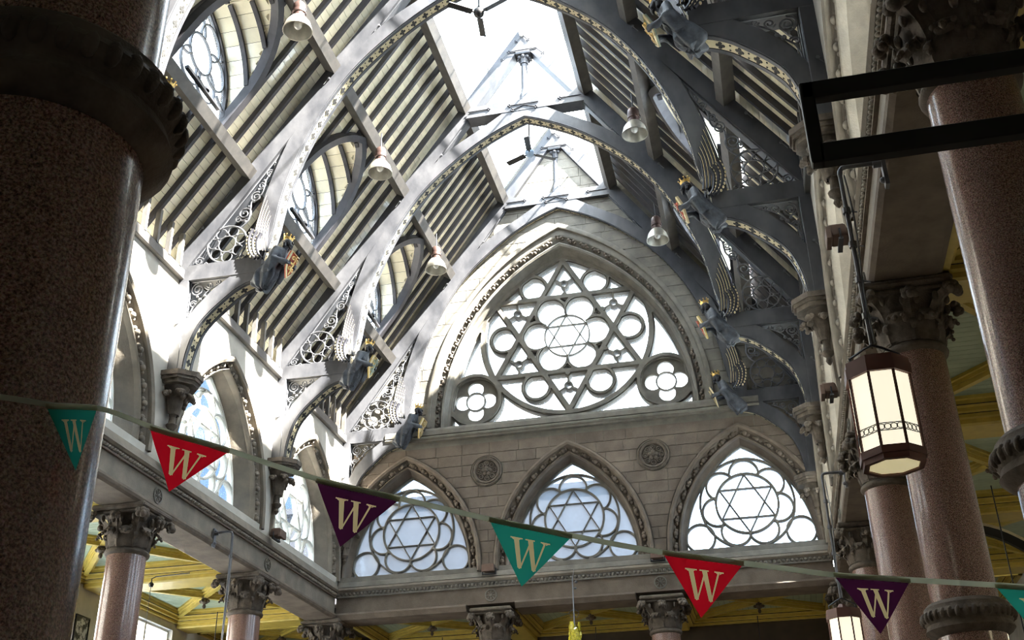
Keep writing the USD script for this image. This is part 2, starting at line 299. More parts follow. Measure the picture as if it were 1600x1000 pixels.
BOLTS = [(-5.85, 14.1), (-4.5, 14.4), (-5.3, 14.9), (-3.3, 17.5), (-2.2, 18.75), (-6.14, 11.9)]
def truss(y, label):
    t = thing('roof_truss', label, 'roof truss', 'arched hammer-beam trusses', loc=(0, y, 0))
    for s in (-1, 1):
        nm = lambda n: n
        r = part(t, 'principal_rafter', sx_(ext(P_raft, 0, TH), s), 'timber')
        part(r, 'chamfer_strip', sx_(sweep(in_plane([sl(.1, -.004), sl(8.4, -.004)], TH / 2, 'xz'), rect(-.03, .02, -.11, .11), (0, 1, 0)), s), 'timber')
        a = part(t, 'arch_brace', sx_(ext(P_arch, -.02, TH + .02), s), 'timber')
        soffit(arch_in, s, t, 'soffit_panel')
        part(t, 'hammer_beam', sx_(ext(Polygon([(-6.28, 12.86), (-4.46, 12.84), (-4.46, 13.2), (-6.28, 13.2)]), -.03, TH + .03), s), 'timber')
        part(t, 'wall_post', sx_(cbx(-6.29, -6.0, -.03, TH + .03, 10.8, 12.87), s), 'timber')
        part(t, 'curved_bracket', sx_(ext(P_brace, -.02, TH + .02), s), 'timber')
        soffit(brace_in, s, t, 'soffit_panel')
        w = part(t, 'wrought_iron_panel', sx_(IRON[0], s), 'iron_grey', 'scrolled wrought iron spandrel with a ringed wheel', smooth=40)
        part(w, 'foil_rings', sx_(IRON[1], s), 'iron_grey', smooth=40); part(w, 'scrollwork', sx_(IRON[2], s), 'iron_grey', smooth=40)
        part(t, 'wrought_iron_bracket_panel', sx_(IRON[3], s), 'iron_grey', smooth=40)
        for bxx, bz in BOLTS:
            part(t, 'tie_bolt', sx_(cat(rod((bxx, -.05, bz), (bxx, .0, bz), .03, 6), rod((bxx - .11, -.018, bz - .15), (bxx, -.03, bz), .011, 5)), s), 'iron_grey')
    part(t, 'collar_beam', ext(Polygon([(-1.56, 19.79), (1.56, 19.79), (1.36, 20.13), (-1.36, 20.13)]), -.03, TH + .03), 'timber')
    part(t, 'apex_block', ext(Polygon([(-.38, 21.77), (.38, 21.77), (.0, 22.5)]), -.02, TH + .02), 'timber')
    for x0, z0, x1, z1 in ((-1.5, 19.97, -.95, 19.97), (.95, 19.97, 1.5, 19.97), (-.38, 19.97, .38, 19.97), (-.3, 19.82, 0, 19.93), (.3, 19.82, 0, 19.93), (-.37, 21.77, .37, 21.77), (-.16, 22.1, 0, 22.3), (.16, 22.1, 0, 22.3), (-.55, 21.55, -.37, 21.77), (.55, 21.55, .37, 21.77)):
        ex, ez = (x1, z1) if abs(x1) < abs(x0) - .3 else (x0, z0)
        dx, dz = np.array([ex - (x0 + x1 - ex), ez - (z0 + z1 - ez)]) / math.hypot(x1 - x0, z1 - z0)
        part(t, 'iron_strap', cat(tube([(x0, -.045, z0), (x1, -.045, z1)], .013, 4), *[ball((ex + dx * u + -dz * w_, -.045, ez + dz * u + dx * w_), .02) for u, w_ in ((.04, 0), (.0, .035), (.0, -.035))]), 'iron')
    k = part(t, 'king_post', lathe([(.09, 20.55), (.085, 21.45)], 14, (0, TH / 2, 0)), 'timber', 'small round column under the apex', smooth=50)
    part(k, 'column_base', lathe([(.0, 20.13), (.19, 20.13), (.19, 20.2), (.15, 20.28), (.16, 20.36), (.12, 20.44), (.1, 20.55), (.0, 20.55)], 14, (0, TH / 2, 0)), 'timber', smooth=40)
    cp = [lathe([(.0, 21.44), (.11, 21.44), (.11, 21.48), (.10, 21.5), (.14, 21.66), (0, 21.66)], 12, (0, TH / 2, 0)), bx(-.19, .19, TH / 2 - .19, TH / 2 + .19, 21.68, 21.775)]
    cp += [ball((.15 * math.cos(a), TH / 2 + .15 * math.sin(a), 21.62), .05) for a in np.arange(8) * math.pi / 4]
    part(k, 'column_capital', cat(*cp), 'timber')
    return t
tlabels = ['nearest arched roof truss with the leftmost foot hidden by the big dark column', 'second arched roof truss from the camera with black scrollwork in its spandrels', 'third arched roof truss standing one bay before the star window wall', 'farthest arched roof truss framing the star window against the end wall']
for y, l in zip(YT, tlabels): truss(y, l)

# ================================================================ roof slopes, dormers, skylight
DC = [15.2, 20.12, 24.8]                          # bay centres in view
DORM = np.vstack([[(-1.12, 15.45)], parch(1.12, 1.55, 8, 0, 16.15), [(1.12, 15.45)]])
P_dorm = Polygon(DORM)
def open_half(z):
    if z < 15.5 or z > 17.68: return 0
    g = P_dorm.intersection(LineString([(-3, z), (3, z)])); return 0 if g.is_empty else g.bounds[2] - 0
def open_top(dy):                                  # height of the dormer arch at an offset from its centre
    g = P_dorm.intersection(LineString([(dy, 15), (dy, 19)])); return None if g.is_empty or abs(dy) > 1.1 else g.bounds[3]
S_P1, S_P2, S_P3 = 2.50, 5.52, 8.37
def s_of_z(z, n): return (z - 13.2 - n * CA) / SA
for bi, (y0, y1) in enumerate([(YT[0] + TH, YT[1]), (YT[1] + TH, YT[2]), (YT[2] + TH, YT[3])]):
    yc = DC[bi]; nm = ['nearest', 'middle', 'farthest'][bi]
    for s in (-1, 1):
        c = thing('ceiling', f'{nm} bay of cream boarded sloping roof on the {SIDE[s]} with dark rafters', 'roof', 'boarded roof slopes', kind='structure')
        pitch = .19
        for k in range(int(9.2 / pitch)):
            s0 = -.72 + k * pitch; z = sl(s0 + pitch / 2, .57)[1]; h = open_half(z)
            for a, b in ([(y0 - .2, y1 + .2)] if h <= .02 else [(y0 - .2, yc - h), (yc + h, y1 + .2)]):
                part(c, 'board', sx_(slope_box(s0 + .004, s0 + pitch - .004, .56, .585, a, b), s), 'boarding')
        nr = 10; ys = [y0 + (k + .5) * (y1 - y0) / nr for k in range(nr)]
        for yy in ys:
            top = open_top(yy - yc); segs = [(-.72, 8.45)] if top is None else [(-.72, 2.5), (s_of_z(top, .48), 8.45)]
            for a, b in segs: part(c, 'rafter', sx_(slope_box(a, b, .44, .559, yy - .04, yy + .04), s), 'timber_dark')
            p = sl(.0, .42); xx = -6.16
            zt = 13.2 + (xx + 6.08 + .42 * SA) / CA * SA + .42 * CA
            part(c, 'ashlar_stud', sx_(bx(xx - .05, xx + .05, yy - .04, yy + .04, 13.1, zt + .03), s), 'purlin_paint')
        for sp, nme in ((S_P1, 'purlin'), (S_P2, 'purlin'), (S_P3, 'purlin')):
            part(c, nme, sx_(slope_box(sp - .24, sp, .13, .42, y0 - .06, y1 + .06), s), 'purlin_paint')
        part(c, 'wall_plate', sx_(cbx(-6.30, -6.12, y0 - .05, y1 + .05, 12.90, 13.12, .01), s), 'purlin_paint')
        dk = [slope_box(-1.2, 2.3, .60, .68, y0 - .3, y1 + .3), slope_box(s_of_z(17.75, .6), 8.6, .60, .68, y0 - .3, y1 + .3), slope_box(2.3, s_of_z(17.75, .6), .60, .68, y0 - .3, yc - 1.2), slope_box(2.3, s_of_z(17.75, .6), .60, .68, yc + 1.2, y1 + .3)]
        part(c, 'slate_deck', sx_(cat(*dk), s), 'deck')
        # dormer
        d = thing('dormer_window', f'{nm} arched dormer with flower tracery window in the {SIDE[s]} roof slope', 'dormer window', 'dormers in the roof slopes', kind='structure')
        P2 = DORM; xw = -5.02
        for i in range(len(P2) - 1):
            a, b = P2[i], P2[i + 1]; L = np.linalg.norm(b - a); t = (b - a) / L; nn = np.array([-t[1], t[0]]); nn = nn if nn @ ((a + b) / 2 - [0, 16]) > 0 else -nn
            k = max(1, round(L / .2))
            for q in range(k):
                p = a + t * (L * q / k + .004); e = a + t * (L * (q + 1) / k - .004)
                qa = [p, e, e + nn * .03, p + nn * .03]
                F = [[xw, yc + u[0], u[1]] for u in qa]; Bk = [[max(slope_x(u[1], .44), xw + .02), yc + u[0], u[1]] for u in qa]
                part(d, 'vault_board', sx_(hexa(F, Bk), s), 'boarding')
        vs = parch(1.16, 1.60, 10, yc, 16.15, foot=.7); vo = parch(1.24, 1.70, 10, yc, 16.15, foot=.7)
        V4 = [np.stack([np.full(len(q_), xw - .05) if e_ == 0 else np.maximum([slope_x(z_, .5) for z_ in q_[:, 1]], xw), q_[:, 0], q_[:, 1]], 1) for q_, e_ in ((vs, 0), (vs, 1), (vo, 1), (vo, 0))]
        nv_ = len(vs); part(d, 'vault_deck', sx_(tri(np.vstack(V4), [(a_ * nv_ + i, ((a_ + 1) % 4) * nv_ + i, ((a_ + 1) % 4) * nv_ + i + 1, a_ * nv_ + i + 1) for a_ in range(4) for i in range(nv_ - 1)]), s), 'deck')
        roofp = [[slope_x(z, .40), yc + a, z] for a, z in np.vstack([DORM[:1], parch(1.12, 1.55, 14, 0, 16.15), DORM[-1:]])]
        nrm = np.array([-SA, 0, CA])
        part(d, 'arched_trimmer', sx_(sweep(roofp, rect(-.08, .08, -.09, .12), nrm), s), 'timber_dark')
        fine = np.vstack([DORM[:1], parch(1.12, 1.55, 20, 0, 16.15), DORM[-1:]]) * [.97, 1] - [0, .03]
        for xr in (-4.93, -4.47, -4.0, -3.6):
            zmin = 13.2 + (xr + 6.08 + .44 * SA) / CA * SA + .44 * CA; fz = fine.copy(); fz[[0, -1], 1] = 15.45
            dense = spline(fz, 90); dense = dense[dense[:, 1] > zmin]
            for half in (dense[dense[:, 0] <= 0], dense[dense[:, 0] >= 0]):
                if len(half) > 2: part(d, 'vault_rib', sx_(sweep(np.stack([np.full(len(half), xr), yc + half[:, 0], half[:, 1]], 1)[::2], rect(-.05, .05, -.045, .045), (1, 0, 0)), s), 'timber_dark')
        cz = 16.47; out = affinity.scale(P_dorm, .98, .98, origin=(0, 15.5)); ring = lambda r, w: Point(0, cz).buffer(r + w / 2, 20).difference(Point(0, cz).buffer(r - w / 2, 20))
        bars = [out.boundary.buffer(.05), ring(.42, .035)]
        for q in range(6):
            an = math.radians(60 * q); p = Point(.60 * math.cos(an), cz + .60 * math.sin(an)); bars.append(p.buffer(.375, 14).boundary.buffer(.016).difference(Point(0, cz).buffer(.42)))
        for q in range(6): an = math.radians(60 * q + 30); bars.append(LineString([(.9 * math.cos(an), cz + .9 * math.sin(an)), (1.6 * math.cos(an), cz + 1.6 * math.sin(an))]).buffer(.02))
        bars = unary_union(bars).intersection(out); pl = [g for g in out.difference(bars).geoms if g.area > .004]
        part(d, 'flower_tracery', sx_(mov(ext(bars, xw + .04, xw + .09, 'yz'), (0, yc, 0)), s), 'grey_frame')
        for g in pl: part(d, 'pane', sx_(mov(ext(g, xw + .06, xw + .066, 'yz'), (0, yc, 0)), s), 'pane_clear' if s < 0 else 'pane_milk')
        part(d, 'window_sill', sx_(bx(xw - .02, xw + .16, yc - 1.12, yc + 1.12, 15.36, 15.46), s), 'purlin_paint')
        part(d, 'window_opener', sx_(cat(bx(-4.78, -4.70, yc - .75, yc + .55, 15.46, 15.52), lathe([(0, 15.52), (.08, 15.52), (.05, 15.58), (0, 15.66)], 8, (-4.74, yc, 0)), rod((-4.74, yc - .06, 15.55), (-4.74, yc - .34, 15.60), .02, 6)), s), 'iron')
        # skylight
    w = thing('window_1' if bi == 0 else f'window_{bi + 1}', f'{nm} bay of the glazed ridge skylight along the roof apex', 'skylight', 'ridge skylights', kind='structure')
    for s in (-1, 1):
        for k in range(4):
            a, b = y0 - .2 + k * (y1 - y0 + .4) / 4, y0 - .2 + (k + 1) * (y1 - y0 + .4) / 4
            part(w, 'pane', sx_(slope_box(8.45, 10.95, .50, .506, a + .02, b - .02), s), 'pane_roof')
            if k: part(w, 'glazing_bar', sx_(slope_box(8.45, 10.95, .47, .53, a - .02, a + .02), s), 'white_frame')
        part(w, 'transom', sx_(slope_box(9.66, 9.70, .48, .52, y0 - .2, y1 + .2), s), 'white_frame')
    part(w, 'ridge_board', bx(-.06, .06, y0 - .2, y1 + .2, 22.25, 22.75), 'white_frame')
# near half of the roof behind and above the camera: plain deck with the same skylight strip
nr = thing('ceiling', 'plain near end of the roof out of the picture', 'roof', kind='structure')
for s in (-1, 1):
    part(nr, 'slate_deck', sx_(cat(slope_box(-1.2, 8.5, .56, .66, 2.0, YT[0] + .35), slope_box(8.4, 11.0, .56, .66, 2.0, 9.0)), s), 'deck')
    part(nr, 'pane', sx_(slope_box(8.45, 10.95, .50, .506, 9.0, YT[0] + .1), s), 'pane_roof')
    part(nr, 'purlin', sx_(slope_box(S_P3 - .24, S_P3, .13, .42, 2.0, YT[0]), s), 'purlin_paint')

# ================================================================ king statues on the hammer-beam ends
def king():
    Mn = manifold3d.Manifold
    def sph(c, r, s=(1, 1, 1)): return Mn.sphere(r, 20).scale(s).translate(c)
    hull = lambda *b: Mn.batch_hull(list(b)); B = []
    feet, knee, hip, chest = (-.06, 0, -.36), (.10, 0, -.17), (.20, 0, .02), (.34, 0, .22)
    B += [hull(sph((-.13, -.16, -.34), .055), sph((-.13, .16, -.34), .055), sph((.05, -.12, -.43), .05), sph((.05, .12, -.43), .05), sph((.05, -.15, -.17), .10), sph((.05, .15, -.17), .10), sph((.17, -.07, -.18), .10), sph((.17, .07, -.18), .10)),
          hull(sph((.05, -.15, -.17), .10), sph((.05, .15, -.17), .10), sph((.17, -.07, -.18), .10), sph((.17, .07, -.18), .10), sph((.18, -.11, .02), .115), sph((.18, .11, .02), .115)),
          hull(sph((.18, -.10, .02), .115), sph((.18, .10, .02), .115), sph((.32, -.12, .22), .11), sph((.32, .12, .22), .11)),
          hull(sph((.34, -.17, .31), .085), sph((.34, .17, .31), .085), sph((.32, 0, .22), .13), sph((.40, 0, .36), .08)), hull(sph((.40, 0, .36), .07), sph((.46, 0, .46), .055)),
          hull(sph((-.02, -.02, -.44), .04), sph((.10, -.08, -.40), .035)), hull(sph((.0, .06, -.44), .04), sph((.12, .08, -.40), .035))]
    for q in (-1, 1):
        B += [hull(sph((.34, q * .18, .31), .085), sph((.30, q * .275, .08), .075)), hull(sph((.30, q * .275, .08), .075), sph((.52, q * .16, .02), .05)),
              hull(sph((.30, q * .27, .08), .07), sph((.40, q * .22, .05), .06), sph((.24, q * .24, -.20), .03), sph((.10, q * .22, -.16), .03)), sph((.56, q * .14, .02), .045)]
        for k in range(4): B.append(hull(sph((.58, q * .15, .05 - k * .022), .014), sph((.635, q * (.12 - .01 * k), .045 - k * .022), .012)))
        B.append(hull(sph((.55, q * .14, .06), .015), sph((.60, q * .10, .075), .012)))
    m = Mn.batch_boolean(B, manifold3d.OpType.Add).refine_to_length(.028).to_mesh()
    t = trimesh.Trimesh(m.vert_properties[:, :3], m.tri_verts); trimesh.smoothing.filter_taubin(t, iterations=8); v = np.array(t.vertices)
    ang = np.arctan2(v[:, 1], v[:, 0] - .1 - .4 * (v[:, 2] + .3)); fold = np.clip((.30 - v[:, 2]) / .45, .15, 1) * .024 * np.sin(ang * 7 + v[:, 2] * 6 + 1.5 * np.sin(v[:, 0] * 9))
    v = v + np.array(t.vertex_normals) * fold[:, None]; body = (v, np.array(t.faces))
    H = [hull(sph((.49, 0, .56), .085), sph((.53, 0, .50), .062), sph((.45, 0, .55), .08)), sph((.595, 0, .535), .02), hull(sph((.58, 0, .545), .012), sph((.60, 0, .515), .016)),
         sph((.565, .034, .553), .013), sph((.565, -.034, .553), .013), hull(sph((.575, -.02, .488), .012), sph((.575, .02, .488), .012)), sph((.485, .085, .54), .022), sph((.485, -.085, .54), .022)]
    m = Mn.batch_boolean(H, manifold3d.OpType.Add).refine_to_length(.018).to_mesh(); t = trimesh.Trimesh(m.vert_properties[:, :3], m.tri_verts); trimesh.smoothing.filter_taubin(t, iterations=3); head = (np.array(t.vertices), np.array(t.faces))
    hair = cat(*[ball((.46 + .03 * math.cos(a), .088 * math.sin(a), .50 - .02 * k), .032) for k in range(4) for a in (1.3, 1.75, 2.2, -1.3, -1.75, -2.2)], *[ball((.57 - .01 * k, y, .465 - .025 * k), .025) for k in range(3) for y in (-.03, 0, .03)])
    cr = [lathe([(.092, -.03), (.105, .02), (.098, .02), (.085, -.03)], 16)] + [tri([(.10 * math.cos(a - .2), .10 * math.sin(a - .2), .018), (.10 * math.cos(a + .2), .10 * math.sin(a + .2), .018), (.115 * math.cos(a), .115 * math.sin(a), .075), (.09 * math.cos(a), .09 * math.sin(a), .018)], [(0, 1, 2), (1, 3, 2), (3, 0, 2), (0, 3, 1)]) for a in np.arange(8) * math.pi / 4]
    cr += [ball((.112 * math.cos(a), .112 * math.sin(a), .07), .016) for a in np.arange(8) * math.pi / 4]
    tilt = lambda v: np.stack([v[:, 0] * .95 + v[:, 2] * .25 + .49, v[:, 1], v[:, 2] * .95 - v[:, 0] * .25 + .635], 1)
    crown = mapv(cat(*cr), tilt)
    sh = Polygon([(-.16, .24), (.16, .24), (.165, .02), (.11, -.15), (0, -.27), (-.11, -.15), (-.165, .02)]).buffer(.01)
    def shp(poly, t0, t1):
        v, f = ext(poly, t0, t1, 'yz'); x = v[:, 0] - 4 * np.maximum(0, np.abs(v[:, 1]) - .05) ** 2; return np.stack([.60 + x + .42 * v[:, 2], v[:, 1], .0 + v[:, 2] * .95 - x * .3], 1), f
    emb = unary_union([sbox(-.02, -.2, .02, .22), sbox(-.15, .0, .15, .04)] + [Point(x, z).buffer(.04).difference(Point(x, z).buffer(.02)) for x, z in ((-.08, .13), (.08, .13), (-.06, -.08), (.06, -.08))]).intersection(sh.buffer(-.015))
    shield, emblem, rim = shp(sh, 0, .03), shp(emb, .028, .038), shp(sh.difference(sh.buffer(-.022)), .02, .042)
    wings = []
    for q in (-1, 1):
        yv = q * .255; bands, tips, quills, edges = [], [], [], []
        for k in range(3):
            a = spline([(-.16 + .085 * k, .80 - .05 * k), (-.23 + .085 * k, .55 - .03 * k), (-.19 + .085 * k, .30 - .03 * k), (-.06 + .07 * k, .10)], 10)
            p = np.stack([a[:, 0], np.full(10, yv + q * (.03 - .012 * k)), a[:, 1]], 1); bands.append(tube(p, np.linspace(.045, .03, 10), 7))
            for u in p[:9]: tips.append(ball(u + [-.035, q * .012, -.01], .026, 1, (.9, .8, 1.25)))
        for k in range(5):
            a = spline([(-.08 + .06 * k, .34 - .02 * k), (-.11 + .06 * k, .62), (-.10 + .06 * k, .85), (-.05 + .055 * k, 1.15 - .03 * k), (.06 + .035 * k, 1.62 - .13 * k)], 9)
            p = np.stack([a[:, 0], np.full(9, yv - q * .03), a[:, 1]], 1); quills.append(tube(p, np.linspace(.036, .008, 9), 6)); edges.append(tube(p + [-.024, q * .018, 0], np.linspace(.011, .004, 9), 4))
        wings.append((cat(*bands, *quills), cat(*tips), cat(*edges)))
    return body, head, hair, crown, shield, emblem, rim, wings
KING = king()
shields = {(-1, 0): ('shield_gold', 'shield_red', 'gold'), (-1, 1): ('shield_red', 'gold', 'red and gold'), (-1, 2): ('shield_gold', 'shield_green', 'gilded'), (-1, 3): ('shield_gold', 'gold_pale', 'bright gold'),
           (1, 0): ('shield_green', 'gold', 'grey-green'), (1, 1): ('shield_pale', 'shield_red', 'pale and orange'), (1, 2): ('shield_gold', 'shield_red', 'gilded'), (1, 3): ('statue', 'gold_pale', 'dark')}
for (s, k), (sm, em, word) in shields.items():
    where = ['nearest truss', 'second truss', 'third truss', 'farthest truss'][k]
    t = thing('king_statue', f'winged king statue with {word} shield on the {SIDE[s]} of the {where}', 'statue', 'crowned king statues', loc=(s * 4.50, YT[k] + TH / 2 - (.38 if k == 3 else 0), 13.0), rotz=0 if s < 0 else 180)
    b = part(t, 'robed_body', KING[0], 'robe', smooth=60); h = part(t, 'head', KING[1], 'statue', smooth=60); part(h, 'hair', KING[2], 'statue', smooth=60); part(h, 'crown', KING[3], 'gold', 'gilded crown')
    d = part(t, 'shield', KING[4], sm, f'{word} shield'); part(d, 'emblem', KING[5], em); part(d, 'rim', KING[6], 'gold_pale')
    for wv in (KING[7] if k < 3 else KING[7][:1] if s < 0 else KING[7][1:]):
        w = part(t, 'wing', wv[0], 'statue', smooth=50); part(w, 'feather_tips', wv[1], 'gold_pale', 'three rows of gilded feather tips', smooth=60); part(w, 'feather_edges', wv[2], 'gold_pale')

# ================================================================ columns
def leaf(r0, z0, r1, z1, w, ball_r, a):
    p2 = spline([(r0, z0), (r0 + .03, z0 + (z1 - z0) * .45), (r0 + (r1 - r0) * .45, z0 + (z1 - z0) * .85), (r1 - .01, z1), (r1 + .05, z1 - .07), (r1, z1 - .13)], 11)
    c, s_ = math.cos(a), math.sin(a); p = np.stack([p2[:, 0] * c, p2[:, 0] * s_, p2[:, 1]], 1)
    ws = w * np.array([.75, .85, .95, 1, 1, .95, .85, .8, .75, .7, .5]); o = [ribbon(p, ws, .018, (-s_, c, 0))]
    if ball_r:
        e = p[-2]; o += [ball(e + [c * .02, s_ * .02, 0], ball_r), ball(e + [-s_ * w * .7, c * w * .7, .02], ball_r * .75), ball(e - [-s_ * w * .7, c * w * .7, -.02], ball_r * .75), ball(e + [c * .05, s_ * .05, -.04], ball_r * .7)]
    return cat(*o)
def capital(t, sc=1.0, r=.345, z0=7.36, rot=0.0):
    c = part(t, 'capital', lathe([(r, z0), (r, z0 + .1), (r + .015, z0 + .3), (r + .05, z0 + .5), (r + .10, z0 + .64), (0, z0 + .64)], 24), 'carved', smooth=40)
    part(c, 'abacus', cat(cbx(-.53, .53, -.53, .53, z0 + .69, z0 + .79, .03), cbx(-.47, .47, -.47, .47, z0 + .63, z0 + .69, .02)), 'carved')
    part(c, 'neck_ring', lathe([(r - .01, z0 - .09), (r + .04, z0 - .07), (r + .055, z0 - .03), (r + .04, z0 + .01), (r, z0 + .03)], 28), 'carved', smooth=50)
    for k in range(8):
        a = rot + k * math.pi / 4
        part(c, 'leaf', LEAF_LOW[k], 'carved', smooth=45); part(c, 'crocket', LEAF_UP[k], 'carved', smooth=45)
def crocket(r1, z1, w, br, a):
    p2 = spline([(.352, 7.42), (.375, 7.62), (.44, 7.82), (r1 - .06, z1 - .02), (r1 + .02, z1), (r1 + .07, z1 - .06), (r1 + .03, z1 - .12)], 13); c, s_ = math.cos(a), math.sin(a); p = np.stack([p2[:, 0] * c, p2[:, 0] * s_, p2[:, 1]], 1)
    o = [ribbon(p, w * np.linspace(1.25, .8, 13), .03, (-s_, c, 0))]
    e = p[-3]; T = np.array([-s_, c, 0]); N = np.array([c, s_, 0])
    for q in (-1, 0, 1):
        for u, z in ((.0, -.02), (.03, -.09)): o.append(ball(e + T * q * w * .75 + N * (u - .03 * abs(q)) + [0, 0, z], br * (.8 if q else 1.0), 1))
    for q in (-1, 1):                             # side lobes along the stalk
        for i in (4, 7): o.append(ball(p[i] + T * q * w * 1.0 + N * .015, .045, 1, (.8, .8, 1.5)))
    return cat(*o)
LEAF_LOW = [cat(leaf(.35, 7.40, .345 + .13, 7.40 + .33, .12, .035, k * math.pi / 4 + math.pi / 8), leaf(.36, 7.40, .345 + .06, 7.40 + .26, .05, 0, k * math.pi / 4)) for k in range(8)]
LEAF_UP = [crocket(.70 if k % 2 else .56, 7.99 if k % 2 else 7.97, .10 if k % 2 else .08, .07 if k % 2 else .055, k * math.pi / 4) for k in range(8)]
RING = [(.345, 4.02), (.37, 4.02), (.42, 4.05), (.455, 4.09), (.44, 4.13), (.435, 4.15), (.47, 4.20), (.48, 4.24), (.455, 4.28), (.44, 4.30), (.44, 4.33), (.40, 4.37), (.37, 4.38), (.345, 4.385)]
def column(name, label, x, y, group, rscale=1.0):
    t = thing(name, label, 'column', group, loc=(x, y, 0))
    r = .345 * rscale
    part(t, 'upper_shaft', lathe([(r + .004, 4.3), (r + .004, 5.5), (r, 7.36)], 40), 'granite', smooth=60)
    part(t, 'lower_shaft', lathe([(r + .03, .55), (r + .012, 4.1)], 40), 'granite', smooth=60)
    g = part(t, 'shaft_ring', lathe([(p + (r - .345), z) for p, z in RING], 40), 'carved', 'carved stone ring round the shaft', smooth=40)
    tw = []
    for k in range(36):
        a = k * 2 * math.pi / 36; tw.append(mapv(ball((0, 0, 0), .05, 1, (.75, .62, 1.15)), lambda v: np.stack([(v[:, 0] + r + .115) * math.cos(a) - v[:, 1] * math.sin(a) - .3 * 0, (v[:, 0] + r + .115) * math.sin(a) + v[:, 1] * math.cos(a), v[:, 2] + 4.225 + .35 * v[:, 1]], 1)))
    part(g, 'twisted_beads', cat(*tw), 'carved', kind='stuff', smooth=60)
    part(t, 'base', lathe([(0, 0), (.55, 0), (.55, .25), (.5, .3), (.52, .36), (.45, .42), (.46, .48), (r + .03, .56)], 32), 'carved', smooth=30)
    capital(t, r=r); return t
cols = [('pink granite column at the left edge of the picture with the leftmost leafy capital', -6.62, YB[4]), ('pink granite column second from the left, its capital below the purple and red flags', -6.62, YB[5]),
        ('granite column at the far left corner of the hall under the corner of the stone beams', -6.60, 27.5), ('granite column under the end wall left of the middle arch', -2.12, 27.5), ('granite column under the end wall right of the middle arch', 2.12, 27.5), ('granite column at the far right corner behind the lower lantern', 6.60, 27.5),
        ('large polished granite column at the right edge crossed by two black rails', 6.62, YB[2]), ('polished granite column right of the big lantern with a carved ring low on its shaft', 6.62, YB[3]), ('granite column behind the big lantern, third along the right row', 6.62, YB[4]), ('granite column with a small capital at the far end of the right row', 6.62, YB[5])]
for l, x, y in cols: column('granite_column', l, x, y, 'granite columns of the arcade')
column('granite_column', 'huge dark granite column filling the left edge in the foreground', 2.13, 2.85, 'granite columns of the arcade', 1.04)
column('granite_column', 'granite column out of view that carries the black rail frame', 6.62, 2.85, 'granite columns of the arcade')

# ================================================================ corbels under the wall posts
def corbel():
    ab = [ext(Polygon([(-6.25, -.40), (-5.86, -.40), (-5.60, -.14), (-5.60, .14), (-5.86, .40), (-6.25, .40)]).buffer(b), z, z2, 'xy') for b, z, z2 in ((0, 10.70, 10.80), (-.03, 10.64, 10.70), (-.07, 10.56, 10.64))]
    bell = lathe([(.0, 9.95), (.06, 9.95), (.09, 10.1), (.15, 10.3), (.26, 10.56), (0, 10.56)], 14, (-6.08, 0, 0))
    lv = [mov(leaf(.10, 10.0, .27, 10.42 + .04 * (k % 2), .07, .06, a), (-6.08, 0, 0)) for k, a in enumerate(np.radians([-90, -45, 0, 45, 90]))]
    lv += [ball((-5.9 + .05 * math.cos(k * 2.1), .16 * math.sin(k * 1.7), 10.38 + .06 * math.sin(k * 2.9)), .055) for k in range(8)]
    pend = lathe([(0, 9.55), (.03, 9.58), (.06, 9.64), (.04, 9.70), (.10, 9.76), (.11, 9.80), (.07, 9.84), (.06, 9.95), (0, 9.95)], 12, (-6.08, 0, 0))
    return cat(*ab), bell, cat(*lv), pend
CB = corbel()
for s in (-1, 1):
    for k in range(4):
        t = thing('carved_corbel', f'carved stone leaf corbel under the {["nearest", "second", "third", "farthest"][k]} truss foot on the {SIDE[s]} wall', 'corbel', 'leaf corbels under the trusses', loc=(0, YT[k] + TH / 2, 0))
        part(t, 'abacus', sx_(CB[0], s), 'carved'); part(t, 'bell', sx_(CB[1], s), 'carved', smooth=50); part(t, 'foliage', sx_(CB[2], s), 'carved', smooth=50); part(t, 'pendant', sx_(CB[3], s), 'carved', smooth=40)

# ================================================================ arcade walls: windows
def flower_bars(out, c=1.17, frame=.06):
    o = [out.boundary.buffer(frame)]; C = Point(0, c); rg = lambda r, w: C.buffer(r + w / 2, 24).difference(C.buffer(r - w / 2, 24))
    o += [rg(.77, .05), rg(1.165, .05)]
    for q in range(7):
        a = math.radians(90 + q * 360 / 7); p = Point(.775 * math.cos(a), c + .775 * math.sin(a)); o.append(p.buffer(.365, 14).boundary.buffer(.025).difference(C.buffer(.77)))
    for b in (0, 180):
        tr = [(.75 * math.cos(math.radians(90 + b + 120 * k)), c + .75 * math.sin(math.radians(90 + b + 120 * k))) for k in range(3)]; o.append(Polygon(tr).boundary.buffer(.0135))
    for q in (-1, 1): o.append(Point(q * 1.235, .355).buffer(.355, 18).boundary.buffer(.025))
    return unary_union(o).intersection(out)
OUT_S = Polygon(parch(1.64, 2.72, 16, 0, 0)); BARS_S = flower_bars(OUT_S); PANES_S = [g for g in OUT_S.difference(BARS_S).geoms if g.area > .003]
